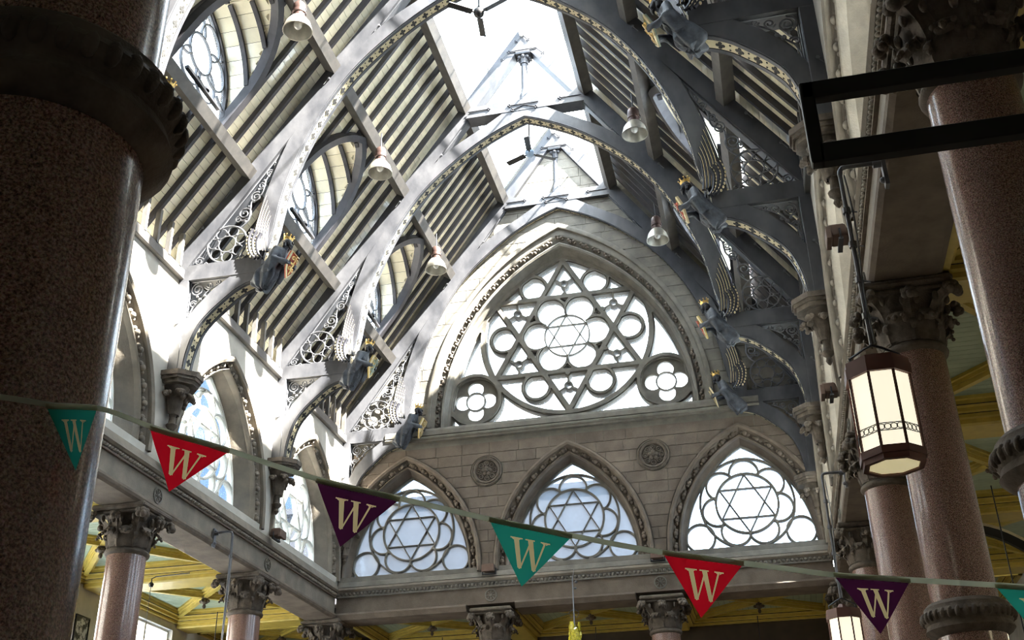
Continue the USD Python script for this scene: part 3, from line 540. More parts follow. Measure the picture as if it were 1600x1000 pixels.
def window(no, label, plane, cx, face, sgn, hw, fr, pm, stone, flowers=True):
    # face: coordinate of the wall face; sgn: direction away from the hall
    w = thing(f'window_{no}', label, 'window', 'arched flower windows of the hall', kind='structure'); z0 = 9.25
    D = lambda d: face + sgn * d
    pa = lambda a, h: parch(a, h, 16, cx, z0, foot=.15)
    part(w, 'hood_moulding', loft([(pa(hw + .06, 3.13), D(.0)), (pa(hw + .05, 3.12), D(-.07)), (pa(hw, 3.06), D(-.09)), (pa(hw - .05, 3.0), D(-.06)), (pa(hw - .06, 2.99), D(.06)), (pa(hw + .06, 3.13), D(.06))], plane), stone, smooth=35)
    part(w, 'hollow_moulding', loft([(pa(hw - .06, 2.99), D(.02)), (pa(hw - .13, 2.92), D(.13)), (pa(hw - .22, 2.86), D(.15)), (pa(hw - .22, 2.86), D(.3)), (pa(hw - .02, 3.0), D(.3))], plane), stone, smooth=35)
    part(w, 'roll_moulding', loft([(pa(hw - .21, 2.87), D(.16)), (pa(hw - .215, 2.86), D(.07)), (pa(hw - .25, 2.83), D(.045)), (pa(hw - .285, 2.80), D(.07)), (pa(hw - .29, 2.795), D(.2)), (pa(hw - .21, 2.87), D(.3))], plane), stone, smooth=50)
    part(w, 'reveal', loft([(pa(hw - .27, 2.82), D(.14)), (pa(1.70, 2.76), D(.36)), (pa(1.62, 2.70), D(.44)), (pa(1.62, 2.70), D(.62)), (pa(1.80, 2.86), D(.62)), (pa(hw - .1, 2.95), D(.25))], plane), stone, smooth=35)
    if flowers:
        c = pa(hw - .145, 2.93)[1:-1]; d = np.r_[0, np.cumsum(np.linalg.norm(np.diff(c, axis=0), axis=1))]; n = int(d[-1] / .335)
        for k in range(n + 1):
            u = .06 + k * (d[-1] - .12) / n; p = np.array([np.interp(u, d, c[:, 0]), np.interp(u, d, c[:, 1])]); q = np.array([np.interp(u + .01, d, c[:, 0]), np.interp(u + .01, d, c[:, 1])]) - p; q /= np.linalg.norm(q)
            b = [in_plane([p], D(.05), plane)[0]] + [in_plane([p + q * e], D(.08), plane)[0] for e in (-.085, .085)]
            part(w, 'ballflower', cat(ball(b[0], .062, 2), ball(b[1], .05), ball(b[2], .05)), stone, smooth=60)
    T = D(.48); t0, t1 = sorted((T, D(.60)))
    tr = mov(ext(BARS_S, 0, t1 - t0, plane), in_plane([(cx, z0)], t0, plane)[0])
    thin = BARS_S.buffer(-.010); a0, a1 = sorted((D(.455), T)); tr2 = mov(ext(thin, 0, a1 - a0, plane), in_plane([(cx, z0)], a0, plane)[0])
    part(w, 'flower_tracery', cat(tr, tr2), fr)
    for g in PANES_S:
        g0 = min(D(.54), D(.546)); part(w, 'pane', mov(ext(g.buffer(.01), 0, .006, plane), in_plane([(cx, z0)], g0, plane)[0]), pm)
    return w
wn = 4
bay_c = [(YB[k] + YB[k + 1]) / 2 for k in range(len(YB) - 1)]
for s in (-1, 1):
    for k, yc in enumerate([bay_c[2], DC[0], 20.2, 24.95]):
        if s > 0 and k == 3: yc = 24.95
        nm = ['nearest', 'second', 'third', 'farthest'][k]
        window(wn, f'{nm} arched flower-tracery window along the {SIDE[s]} wall of the hall', 'yz', yc, s * WX, s, 2.12, 'white_frame', 'pane_warm' if s < 0 else 'pane_warm', 'stone_pale'); wn += 1
for i, cx in enumerate((-4.4, 0, 4.4)):
    window(wn, f'{["left", "middle", "right"][i]} arched flower-tracery window low in the end wall', 'xz', cx, 27.1, 1, 1.98, 'stone_grey', 'pane_frost', 'stone', flowers=True); wn += 1

# side walls: pale plaster with the pointed openings cut out, a stone band at the foot
def side_wall(s):
    w = thing(f'wall_{SIDE[s]}', f'pale plaster upper wall with pointed windows along the {SIDE[s]} side', 'wall', kind='structure')
    p = sbox(2.85, 8.9, 27.9, 13.15)
    for yc in (bay_c[2], DC[0], 20.2, 24.95): p = p.difference(Polygon(parch(2.10, 3.04, 16, yc, 9.25, foot=.05)))
    part(w, 'plaster', ext(p, *sorted((s * WX, s * (WX + .7))), 'yz'), 'plaster')
    return w
for s in (-1, 1): side_wall(s)

# end wall
e = thing('wall_back', 'end wall of brown ashlar stone under and around the star window', 'wall', kind='structure')
YE = 27.1
low = sbox(-7.0, 8.9, 7.0, 12.75)
for cx in (-4.4, 0, 4.4): low = low.difference(Polygon(parch(1.96, 3.0, 16, cx, 9.25, foot=.05)))
BIG_OUT = Polygon(parch(3.66, 5.52, 24, 0, 13.2, foot=.3)); BIG_IN = Polygon(parch(3.42, 5.1, 24, 0, 13.2, foot=.3))
upw = Polygon([(-7, 12.75), (7, 12.75), (7, 13.2), (.0, 22.9), (-7, 13.2)]).difference(BIG_OUT)
part(e, 'masonry_core', ext(unary_union([low, upw]), YE + .03, YE + .8), 'stone_grey')
rng = random.Random(4)
hoods = unary_union([Polygon(parch(2.06, 3.14, 16, cx, 9.25, foot=.4)) for cx in (-4.4, 0, 4.4)] + [Point(q * 2.2, 11.74).buffer(.44) for q in (-1, 1)] + [Polygon(parch(3.9, 5.95, 20, 0, 13.1, foot=.4))])
z, row = 8.95, 0
while z < 22.2:
    hgt = .30 if z < 12.6 else .34; x = -6.2 - (.3 if row % 2 else 0)
    if not (12.66 < z + .15 < 13.2):
        while x < 6.2:
            wd = rng.uniform(.5, .85) if z < 12.6 else rng.uniform(.6, 1.0)
            g = sbox(max(x, -6.2) + .006, z + .006, min(x + wd, 6.2) - .006, z + hgt - .006)
            g = g.intersection(low if z < 12.7 else Polygon([(-6.1, 13.2), (6.1, 13.2), (0, 22.0)])).difference(hoods)
            for q in getattr(g, 'geoms', [g]):
                if q.geom_type == 'Polygon' and q.area > .012: part(e, 'stone', ext(q, YE + rng.uniform(-.004, .004), YE + .05), 'stone' if z < 12.7 else 'stone_grey')
            x += wd
    z += hgt; row += 1
# rosettes
for q, nme in ((-1, 'left'), (1, 'right')):
    r = thing('carved_rosette', f'round carved stone rosette on the {nme} of the middle arch', 'rosette', 'rosettes on the end wall', loc=(q * 2.2, YE, 11.74))
    tz = lambda m: mapv(m, lambda v: np.stack([v[:, 0], -v[:, 2], v[:, 1]], 1))
    part(r, 'rim', tz(lathe([(.28, -.025), (.30, .05), (.34, .06), (.36, .03), (.39, .05), (.42, .02), (.42, -.025)], 36)), 'carved', smooth=40)
    part(r, 'backing', tz(lathe([(0, -.015), (.3, -.015), (.3, -.025), (0, -.025)], 24)), 'carved')
    for k in range(8): a = k * math.pi / 4; part(r, 'petal', tz(cat(mov(tube(circ(0, 0, .058, 10)[:, [0, 1]] @ np.array([[1, 0, 0], [0, 1, 0]]), .022, 6, True), (.21 * math.cos(a), .21 * math.sin(a), .01)), ball((.21 * math.cos(a), .21 * math.sin(a), 0), .03))), 'carved', smooth=60)
    for k in range(5): a = k * 2 * math.pi / 5 + .3; part(r, 'inner_petal', tz(ball((.085 * math.cos(a), .085 * math.sin(a), .01), .062, 2, (1, 1, .7))), 'carved', smooth=60)
    part(r, 'boss', tz(ball((0, 0, .05), .05, 2)), 'carved', smooth=60)
# sill band below the star window
sb_ = thing('trim_1', 'long sloping stone sill under the star window', 'sill', kind='structure')
part(sb_, 'weathered_slope', ext(Polygon([(26.93, 12.98), (26.97, 13.06), (27.62, 13.32), (27.62, 12.75), (26.93, 12.86)]), -5.0, 5.0, 'yz'), 'stone_grey')
part(sb_, 'drip_moulding', cat(sweep([(-5.0, 26.98, 12.80), (5.0, 26.98, 12.80)], [(.05 * math.cos(a), .05 * math.sin(a)) for a in np.arange(8) * math.pi / 4], (0, 0, 1)), bx(-5, 5, 26.99, 27.15, 12.70, 12.80)), 'stone_grey', smooth=40)
# the star window
bw = thing(f'window_{wn}', 'great pointed star window with six-pointed star tracery high in the end wall', 'window', kind='structure'); wn += 1
pa = lambda a, h: parch(a, h, 30, 0, 13.2, foot=.1)
def ring_loft(nm, secs, m, sm=40): part(bw, nm, loft([(pa(a, h), YE + d) for a, h, d in secs], 'xz'), m, smooth=sm)
ring_loft('hood_moulding', [(3.92, 5.92, .04), (3.90, 5.90, -.06), (3.84, 5.82, -.09), (3.78, 5.74, -.07), (3.77, 5.72, .08), (3.92, 5.92, .08)], 'stone_grey')
ring_loft('flat_band', [(3.78, 5.74, .0), (3.66, 5.55, .02), (3.66, 5.55, .2), (3.78, 5.74, .2)], 'stone_grey')
ring_loft('hollow_moulding', [(3.67, 5.56, .02), (3.60, 5.44, .12), (3.52, 5.33, .16), (3.52, 5.33, .3), (3.67, 5.56, .3)], 'stone_grey')
ring_loft('roll_moulding', [(3.53, 5.34, .16), (3.525, 5.33, .09), (3.49, 5.28, .06), (3.45, 5.22, .09), (3.45, 5.22, .25), (3.53, 5.34, .3)], 'stone_grey', 50)
ring_loft('reveal', [(3.47, 5.24, .18), (3.42, 5.14, .30), (3.42, 5.12, .44), (3.36, 5.04, .48), (3.36, 5.04, .85), (3.7, 5.5, .85), (3.6, 5.4, .25)], 'stone_grey')
c = pa(3.595, 5.45)[1:-1]; d = np.r_[0, np.cumsum(np.linalg.norm(np.diff(c, axis=0), axis=1))]; n = int(d[-1] / .40)
for k in range(n + 1):
    u = .1 + k * (d[-1] - .2) / n; p = np.array([np.interp(u, d, c[:, 0]), np.interp(u, d, c[:, 1])]); q = np.array([np.interp(u + .01, d, c[:, 0]), np.interp(u + .01, d, c[:, 1])]) - p; q /= np.linalg.norm(q); nv = np.array([-q[1], q[0]])
    o = [ball((p[0] + q[0] * a + nv[0] * b, YE + .06, p[1] + q[1] * a + nv[1] * b), r_) for a, b, r_ in ((-.11, .02, .05), (-.03, -.02, .055), (.05, .025, .05), (.12, -.015, .04))]
    part(bw, 'carved_leaf', cat(*o), 'carved', smooth=60)
zc = 15.80; C0 = Point(0, zc); pol = lambda r, a: (r * math.cos(math.radians(a)), zc + r * math.sin(math.radians(a)))
OUT_B = Polygon(parch(3.40, 5.08, 30, 0, 13.2, foot=.0)); o = [OUT_B.boundary.buffer(.09), C0.buffer(2.49, 40).difference(C0.buffer(2.32, 40))]
for b in (0, 180): o.append(Polygon([pol(2.34, 90 + b + 120 * k) for k in range(3)]).boundary.buffer(.085, join_style=2))
hexg = Polygon([pol(1.36, 60 * k) for k in range(6)]); lobes = unary_union([Point(*pol(.80, 60 * k)).buffer(.50, 20) for k in range(6)] + [C0.buffer(.9, 30)])
holes = unary_union([Point(*pol(.825, 60 * k)).buffer(.385, 20) for k in range(6)] + [C0.buffer(.66, 30)]); o.append(lobes.difference(holes))
thin = [C0.buffer(.655, 30).difference(C0.buffer(.625, 30))]
for b in (0, 180): thin.append(Polygon([pol(.64, 90 + b + 120 * k) for k in range(3)]).boundary.buffer(.011))
for k in range(6):
    an = 30 + 60 * k; p = pol(1.60, an); o.append(Point(*p).buffer(.125, 12).difference(Point(*p).buffer(.085, 12)))
    for da in (180, 60, -60):
        e0 = (p[0] + .11 * math.cos(math.radians(an + da)), p[1] + .11 * math.sin(math.radians(an + da))); e1 = (p[0] + .36 * math.cos(math.radians(an + da)), p[1] + .36 * math.sin(math.radians(an + da)))
        o += [LineString([e0, e1]).buffer(.028), Point(*e1).buffer(.085)]
    p = pol(1.79, 60 * k); o.append(Point(*p).buffer(.44, 20).difference(Point(*p).buffer(.325, 20)))
for q in (-1, 1):
    p = Point(q * 2.66, 14.06); lob = unary_union([Point(q * 2.66 + .355 * math.cos(a), 14.06 + .355 * math.sin(a)).buffer(.225, 14) for a in np.arange(4) * math.pi / 2] + [p.buffer(.27)])
    o.append(p.buffer(.80, 30).difference(p.buffer(.66, 30))); thin += [p.buffer(.68, 30).difference(lob), p.buffer(.285).difference(p.buffer(.25))]
bars = unary_union(o).intersection(OUT_B); thn = unary_union(thin).intersection(OUT_B); allb = unary_union([bars, thn])
part(bw, 'star_tracery', cat(ext(bars, YE + .55, YE + .82), ext(bars.buffer(-.03), YE + .48, YE + .55)), 'stone_grey')
part(bw, 'inner_tracery', ext(thn, YE + .66, YE + .76), 'stone_grey')
for g in OUT_B.difference(allb).geoms:
    if g.area > .004: part(bw, 'pane', ext(g.buffer(.012), YE + .70, YE + .706), 'pane_clear')

# ================================================================ entablature beams over the columns
def rope(p0, p1, r, step):
    p0, p1 = np.array(p0, float), np.array(p1, float); L = np.linalg.norm(p1 - p0); t = (p1 - p0) / L; nrm = np.cross(t, [0, 0, 1]); m = []
    b = ball((0, 0, 0), 1, 1); v0 = b[0]
    for k in range(int(L / step)):
        c_ = p0 + t * (k + .5) * step; T = t * .9 + np.array([0, 0, .5]); T /= np.linalg.norm(T); Bv = np.cross(nrm, T); m.append((c_ + v0[:, :1] * T * r * 1.1 + v0[:, 1:2] * nrm * r * .8 + v0[:, 2:] * Bv * r * .55, b[1]))
    return cat(*m)
def patera(t, base, plane, sgn):
    def tr(v):
        if plane == 'yz': return np.stack([base[0] + sgn * v[:, 2], base[1] + v[:, 0], base[2] + v[:, 1]], 1)
        return np.stack([base[0] + v[:, 0], base[1] - v[:, 2], base[2] + v[:, 1]], 1)
    m = [lathe([(.125, 0), (.13, .025), (.155, .025), (.16, 0)], 20)] + [tube([(.045 * math.cos(a), .045 * math.sin(a), .008), (.12 * math.cos(a), .12 * math.sin(a), .008)], .014, 5) for a in np.arange(8) * math.pi / 4] + [ball((0, 0, .01), .04)]
    part(t, 'patera', mapv(cat(*m), tr, plane == 'yz'), 'stone_grey')
def side_beam(s):
    t = thing(f'trim_{2 if s < 0 else 3}', f'stone beam with rope moulding and ledge over the {SIDE[s]} row of columns', 'stone beam', kind='structure')
    X = lambda x: s * x; q = lambda a, b: sorted((X(a), X(b))); Y0, Y1 = 2.4, 27.05
    mk = lambda p: ext(Polygon([(s * a, b) for a, b in p]), Y0, Y1, 'xz')
    part(t, 'frieze', mk([(6.24, 8.25), (7.0, 8.25), (7.0, 8.9), (6.24, 8.9)]), 'stone_pale')
    part(t, 'architrave', mk([(6.20, 8.17), (6.26, 8.14), (6.98, 8.14), (7.05, 8.17), (7.05, 8.27), (6.20, 8.27), (6.185, 8.22)]), 'stone')
    part(t, 'ledge', mk([(6.12, 8.84), (6.14, 8.90), (6.30, 8.93), (6.30, 8.80), (6.16, 8.80)]), 'stone_pale')
    part(t, 'sill', mk([(6.17, 8.92), (6.22, 9.05), (6.84, 9.30), (6.84, 8.9)]), 'stone_pale')
    part(t, 'rope_bed', mk([(6.19, 8.66), (6.26, 8.66), (6.26, 8.82), (6.17, 8.82), (6.19, 8.79), (6.215, 8.74), (6.19, 8.69)]), 'stone')
    part(t, 'rope_moulding', rope((X(6.195), Y0 + 8 * (s < 0) + 3, 8.74), (X(6.195), Y1, 8.74), .055, .085), 'stone_pale', kind='stuff', smooth=60)
    for y in YB[2:6]: patera(t, (X(6.24), y + .12, 8.45), 'yz', -s)
for s in (-1, 1): side_beam(s)
t = thing('trim_4', 'stone beam with bead moulding and ledge under the windows of the end wall', 'stone beam', kind='structure')
mk = lambda p, x0=-6.22, x1=6.22: ext(Polygon(p), x0, x1, 'yz')
part(t, 'frieze', mk([(27.1, 8.25), (27.9, 8.25), (27.9, 8.9), (27.1, 8.9)]), 'stone'); part(t, 'ledge', mk([(26.97, 8.84), (26.99, 8.90), (27.2, 8.93), (27.2, 8.80), (27.01, 8.80)]), 'stone_pale')
part(t, 'rope_bed', mk([(27.04, 8.66), (27.12, 8.66), (27.12, 8.82), (27.02, 8.82), (27.06, 8.74)]), 'stone_grey'); part(t, 'sill', mk([(27.02, 8.92), (27.08, 9.05), (27.72, 9.30), (27.72, 8.9)], -6.2, 6.2), 'stone_grey')
part(t, 'rope_moulding', cat(*[ball((x, 27.045, 8.74), .042) for x in np.arange(-6.15, 6.2, .105)]), 'stone_grey', kind='stuff', smooth=60)
for x0, x1 in ((-6.2, -2.75), (-1.5, 1.5), (2.75, 6.2)): part(t, 'architrave', mk([(27.06, 8.17), (27.1, 8.10), (27.88, 8.10), (27.92, 8.17), (27.92, 8.27), (27.05, 8.27), (27.03, 8.22)], x0, x1), 'stone')
for x in (-2.12, 2.12): patera(t, (x, 27.1, 8.46), 'xz', 1)
for y0, y1 in [(YB[k] + .6, YB[k + 1] - .6) for k in range(2, 6)]:
    pass

# ================================================================ floor, aisles
solo('floor', bx(-11, 11, -6, 32, -.1, 0), 'floor', 'brown wooden floor far below the picture', 'floor', kind='structure')
def aisle_bay(label, x0, x1, y0, y1, along, boards=True):
    t = thing('ceiling', label, 'aisle ceiling', 'yellow and green aisle ceilings', kind='structure'); zc = 8.52
    if along == 'x': n = round((y1 - y0) / .15); L = [(x0, x1, y0 + k * (y1 - y0) / n + .004, y0 + (k + 1) * (y1 - y0) / n - .004) for k in range(n)]
    else: n = round((x1 - x0) / .15); L = [(x0 + k * (x1 - x0) / n + .004, x0 + (k + 1) * (x1 - x0) / n - .004, y0, y1) for k in range(n)]
    for a in L: part(t, 'board', bx(a[0], a[1], a[2], a[3], zc, zc + .02), 'green_board')
    part(t, 'upper_deck', bx(x0 - .4, x1 + .4, y0 - .4, y1 + .4, zc + .022, zc + .12), 'deck')
    xm, ym = (x0 + x1) / 2, (y0 + y1) / 2
    prof = [(-.14, .0), (-.14, -.05), (-.09, -.05), (-.085, -.10), (-.05, -.10), (-.05, -.17), (.05, -.17), (.05, -.10), (.085, -.10), (.09, -.05), (.14, -.05), (.14, 0)]
    edge = [(0, 0), (.0, -.30), (.10, -.30), (.10, -.24), (.16, -.22), (.16, -.16), (.22, -.14), (.22, -.06), (.27, -.05), (.27, 0)]
    for a, b in (((x0, y0), (x1, y1)), ((x0, y1), (x1, y0))):
        P = np.array([(a[0], a[1], zc), (b[0], b[1], zc)]); part(t, 'cross_rib', sweep(P, prof, (0, 0, 1)), 'yellow_beam')
    for a, b in (((x0, y0), (x1, y0)), ((x1, y0), (x1, y1)), ((x1, y1), (x0, y1)), ((x0, y1), (x0, y0))):
        m = sweep(np.array([(*a, zc), (*b, zc)]), edge, (0, 0, 1)); part(t, 'cornice_moulding', m, 'yellow_beam')
        i = np.array([(b[0] - a[0]), (b[1] - a[1]), 0]); i = i / np.linalg.norm(i); nn = np.cross([0, 0, 1], i)
        A_, B_ = np.array([*a, zc]) , np.array([*b, zc])
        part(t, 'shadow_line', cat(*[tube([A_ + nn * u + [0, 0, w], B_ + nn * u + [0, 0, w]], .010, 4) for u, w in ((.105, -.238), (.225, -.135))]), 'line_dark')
    part(t, 'ceiling_boss', cat(lathe([(0, -.42), (.03, -.41), (.045, -.36), (.03, -.31), (.09, -.27), (.10, -.22), (.07, -.18), (.11, -.15), (0, -.15)], 10, (xm, ym, zc)), *[ball((xm + .1 * math.cos(a), ym + .1 * math.sin(a), zc - .24), .04) for a in np.arange(4) * math.pi / 2]), 'carved', smooth=40)
    return t
def beam(t, x0, x1, y0, y1): return part(t, 'cross_beam', cat(cbx(x0, x1, y0, y1, 8.12, 8.6, .03)), 'yellow_beam')
for s in (-1, 1):
    for k in range(1, 6):
        if s < 0 and k < 3: continue
        ya, yb = YB[k] + .34, YB[k + 1] - .34; xs = sorted((s * 7.05, s * 10.5)); nm = {2: 'nearest', 3: 'second', 4: 'third', 5: 'farthest', 1: 'overhead'}[k]
        c = aisle_bay(f'{nm} yellow and green ceiling bay of the {SIDE[s]} aisle behind the columns', xs[0], xs[1], ya, yb, 'x')
        beam(c, xs[0], xs[1], YB[k + 1] - .34, YB[k + 1] + .34)
for i, (x0, x1) in enumerate(((-6.3, -2.46), (-1.78, 1.78), (2.46, 6.3))):
    c = aisle_bay(f'{["left", "middle", "right"][i]} yellow and green ceiling bay beyond the columns of the end wall', x0, x1, 27.95, 31.2, 'y')
    beam(c, x1, x1 + .68, 27.9, 31.2) if i < 2 else None
for s in (-1, 1):
    xs = sorted((s * 7.05, s * 10.5)); aisle_bay(f'corner yellow and green ceiling bay at the far end of the {SIDE[s]} aisle', xs[0], xs[1], 27.95, 31.2, 'x')
for s in (-1, 1):
    w = thing('wall_left_001' if s < 0 else 'wall_right_001', f'outer aisle wall with tall windows on the {SIDE[s]} side', 'wall', kind='structure'); p = sbox(-6, 0, 31.6, 8.7); wins = []
    for yc in ([bay_c[k] for k in (3, 4, 5)] if s < 0 else []):
        g = sbox(yc - 1.72, 2.2, yc + 1.72, 8.05); p = p.difference(g); wins.append(g)
    part(w, 'masonry', ext(p, *sorted((s * 10.5, s * 11.0)), 'yz'), 'aisle_wall')
    for g in wins:
        b = g.bounds; fr = g.boundary.buffer(.05).union(unary_union([LineString([(x, b[1]), (x, b[3])]).buffer(.035) for x in np.linspace(b[0], b[2], 4)[1:-1]] + [LineString([(b[0], 6.1), (b[2], 6.1)]).buffer(.035)])).intersection(g)
        f = part(w, 'window_frame', ext(fr, *sorted((s * 10.62, s * 10.72)), 'yz'), 'white_frame'); part(f, 'pane', ext(g.difference(fr.buffer(-.01)), *sorted((s * 10.66, s * 10.666)), 'yz'), 'pane_clear')
solo('wall_back_001', cat(bx(-11, 11, 31.2, 31.6, 0, 8.6)), 'dark_panelling', 'plain wall of the far aisle below the ceiling ribs', 'wall', kind='structure')
w = thing('wall_front', 'near end wall behind the camera', 'wall', kind='structure')
part(w, 'lower_wall', bx(-11, 11, -6.3, -6, 0, 8.7), 'aisle_wall'); part(w, 'upper_wall', ext(Polygon([(-7, 8.1), (7, 8.1), (7, 13.2), (0, 22.9), (-7, 13.2)]), 2.45, 3.2), 'stone'); part(w, 'aisle_deck', bx(-11, 11, -6.3, 2.5, 8.55, 8.65), 'green_board'); part(w, 'aisle_deck', bx(-11, -6.9, 2.4, 12.6, 8.55, 8.65), 'green_board')
solo('neighbouring_building', cat(bx(-13, 2.3, 34.5, 36, 0, 13.8), bx(-13, 2.4, 34.4, 36, 13.6, 13.8)), 'outside_wall', 'grey building wall seen faintly through the lower end windows', 'building')

t = thing('neighbouring_building', 'building with blue-grey slate-hung upper storeys seen faintly through the left windows', 'building')
part(t, 'slate_hung_wall', cat(bx(-20, -16.5, 4, 80, 13, 24.0), hexa([[-20, 4, 24], [-16.5, 4, 24], [-16.5, 80, 24], [-20, 80, 24]], [[-19, 4, 26], [-18, 4, 26], [-18, 80, 26], [-19, 80, 26]])), 'slate_wall')
part(t, 'rendered_wall', bx(-20, -16.4, 4, 80, 0, 13), 'pale_render')
# ================================================================ lamps
def bell_lamp(x, y, label):
    t = thing('bell_lamp', label, 'pendant lamp', 'bell lamps hung from the purlins', loc=(x, y, 16.66)); UsdGeom.Xform(stage.GetPrimAtPath(t)).AddScaleOp().Set(Gf.Vec3f(1.22, 1.22, 1.15))
    part(t, 'shade', lathe([(.085, .30), (.13, .27), (.20, .16), (.235, .02), (.24, .0), (.225, .0), (.19, .15), (.12, .255), (.07, .27)], 28), 'aluminium', smooth=50)
    part(t, 'housing', lathe([(0, .62), (.07, .62), (.10, .58), (.11, .50), (.105, .45), (.115, .44), (.115, .38), (.10, .37), (.10, .29), (0, .29)], 20), 'copper', 'brown cylindrical lamp housing', smooth=35)
    part(t, 'bulb', ball((0, 0, .14), .07, 2, (1, 1, 1.35)), 'bulb', smooth=60)
    part(t, 'hanger', cat(rod((0, 0, .60), (0, 0, 1.0), .014), tube([(.07, 0, .3), (.12, 0, .42), (.07, 0, .6)], .012, 5)), 'iron')
for s in (-1, 1):
    for k in range(3): bell_lamp(s * 2.97, [15.25, 20.15, 24.75][k], f'metal bell lamp hanging in the {["nearest", "middle", "farthest"][k]} bay of the {SIDE[s]} roof slope')
def lantern(x, y, zt, label, bright=True):
    t = thing('octagonal_lantern', label, 'lantern', 'octagonal hanging lanterns', loc=(x, y, zt - 1.20)); R = .28; UsdGeom.Xform(stage.GetPrimAtPath(t)).AddScaleOp().Set(Gf.Vec3f(1, 1, .84))
    an = np.radians(22.5 + 45 * np.arange(9)); pt = lambda r, k, z: (r * math.cos(an[k]), r * math.sin(an[k]), z)
    for k in range(8):
        a, b = pt(R * .98, k, .14), pt(R * .98, k + 1, .14); c2, d2 = pt(R * .94, k + 1, .14), pt(R * .94, k, .14)
        up_ = lambda p: (p[0], p[1], 1.0)
        g = part(t, 'glass_panel', hexa([a, b, c2, d2], [up_(a), up_(b), up_(c2), up_(d2)]), 'lamp_glass')
        ba, bb = np.array(pt(R * 1.0, k, 0)), np.array(pt(R * 1.0, k + 1, 0)); fr = []
        for q in range(4):
            m = ba + (bb - ba) * (q + .5) / 4; tt = (bb - ba) / np.linalg.norm(bb - ba); cc = [m + tt * .03 * math.cos(u) + np.array([0, 0, .345 + .03 * math.sin(u)]) for u in np.arange(10) * 2 * math.pi / 10]; fr.append(tube(cc, .0045, 4, True))
        fr += [tube([ba + [0, 0, z], bb + [0, 0, z]], .005, 4) for z in (.305, .385)]
        part(g, 'fret_band', cat(*fr), 'iron'); part(t, 'corner_bar', rod(pt(R, k, .08), pt(R, k, 1.04), .014, 6), 'brown_metal')
    oct_ = lambda r: Polygon([pt(r, k, 0)[:2] for k in range(8)])
    part(t, 'top_rim', cat(ext(oct_(R + .03).difference(oct_(R - .03)), .98, 1.10, 'xy'), ext(oct_(R + .02).difference(oct_(R - .05)), 1.10, 1.17, 'xy')), 'brown_metal'); part(t, 'cap', cat(ext(oct_(R - .04), 1.13, 1.16, 'xy'), lathe([(R - .04, 1.16), (.10, 1.22), (.05, 1.30), (0, 1.30)], 8)), 'brown_metal')
    part(t, 'bottom_rim', cat(ext(oct_(R + .02).difference(oct_(R - .03)), .06, .14, 'xy'), ext(oct_(R).difference(oct_(R - .05)), .0, .06, 'xy')), 'brown_metal'); part(t, 'bottom_glass', ext(oct_(R - .04), .02, .03, 'xy'), 'lamp_glass_low', 'yellow glass bottom')
    part(t, 'hanging_loop', cat(*[tube([(q * .2, 0, 1.17), (q * .22, 0, 1.28), (q * .08, 0, 1.38), (0, 0, 1.42)], .014, 6) for q in (-1, 1)]), 'iron')
def bracket(s, y, x, zt, zb, label):
    t = thing('lantern_bracket', label, 'bracket', 'pipe brackets on the stone beams'); f = s * 6.22
    part(t, 'wall_plate', cat(bx(min(f, f - s * .04), max(f, f - s * .04), y - .05, y + .05, zt - .28, zt + .1), ball((f - s * .05, y, zt + .05), .035), ball((f - s * .05, y, zt - .2), .035), rod((f, y, zt), (f - s * .12, y, zt), .04, 8)), 'iron_grey')
    e = [(f, y, zt), (x + s * .08, y, zt + .02), (x + s * .02, y, zt - .0), (x, y, zt - .08), (x, y, zb)]
    part(t, 'arm', tube(spline(e[:4], 12), .026, 8), 'iron_grey', smooth=60); part(t, 'drop_pipe', rod((x, y, zt - .06), (x, y, zb), .022, 8), 'iron_grey')
    for z in np.linspace(zt - .5, zb + .3, 4): part(t, 'pipe_collar', cat(rod((x, y, z - .03), (x, y, z + .03), .04, 8), rod((x, y, z), (x + .09, y - .05, z - .06), .008, 5)), 'iron_grey')
    part(t, 'cable', tube([(x + .035 + .02 * math.sin(6 * u), y - .03, zt - .1 + u * (zb - zt + .1)) for u in np.linspace(0, 1, 14)], .009, 5), 'iron_grey')
LN = [(1, 9.81, 5.77, 8.12, 6.14, 'big lit octagonal lantern hanging on the right before the columns'), (1, 19.9, 5.80, 8.36, 6.14, 'lower lit octagonal lantern at the bottom edge behind the purple flag'), (-1, 20.2, -5.8, 8.38, 5.0, 'octagonal lantern on the left below the picture')]
for s, y, x, zt, zl, l in LN:
    lantern(x, y, zl, l); bracket(s, y, x, zt, zl - .0, 'pipe bracket carrying the ' + l)
def aisle_lamp(x, y, label, power=1.0):
    t = thing('aisle_lamp', label, 'pendant lamp', 'globe lamps in the aisles', loc=(x, y, 4.6)); part(t, 'globe', ball((0, 0, 0), .22, 2), 'lamp_glass', smooth=60); part(t, 'stem', rod((0, 0, .2), (0, 0, 3.6), .012), 'iron')
    L = UsdLux.SphereLight.Define(stage, t + '/lamp_light'); L.CreateRadiusAttr(.23); L.CreateIntensityAttr(AISLE * power); L.CreateColorAttr(Gf.Vec3f(1, .84, .55)); L.AddTranslateOp().Set(Gf.Vec3d(0, 0, -.0))
AISLE = 5.5
for x, y, l in ((-8.8, 15.8, 'left aisle, nearest bay'), (-8.8, 20.9, 'left aisle, second bay'), (-8.8, 25.7, 'left aisle, farthest bay'), (8.8, 10.9, 'right aisle, nearest bay'), (8.8, 15.9, 'right aisle, second bay'), (8.8, 20.9, 'right aisle, third bay'), (8.8, 25.7, 'right aisle, farthest bay'), (-4.3, 30.3, 'end aisle, left bay'), (.0, 30.3, 'end aisle, middle bay'), (4.3, 30.3, 'end aisle, right bay')):
    aisle_lamp(x, y, 'globe lamp on a long stem in the ' + l)
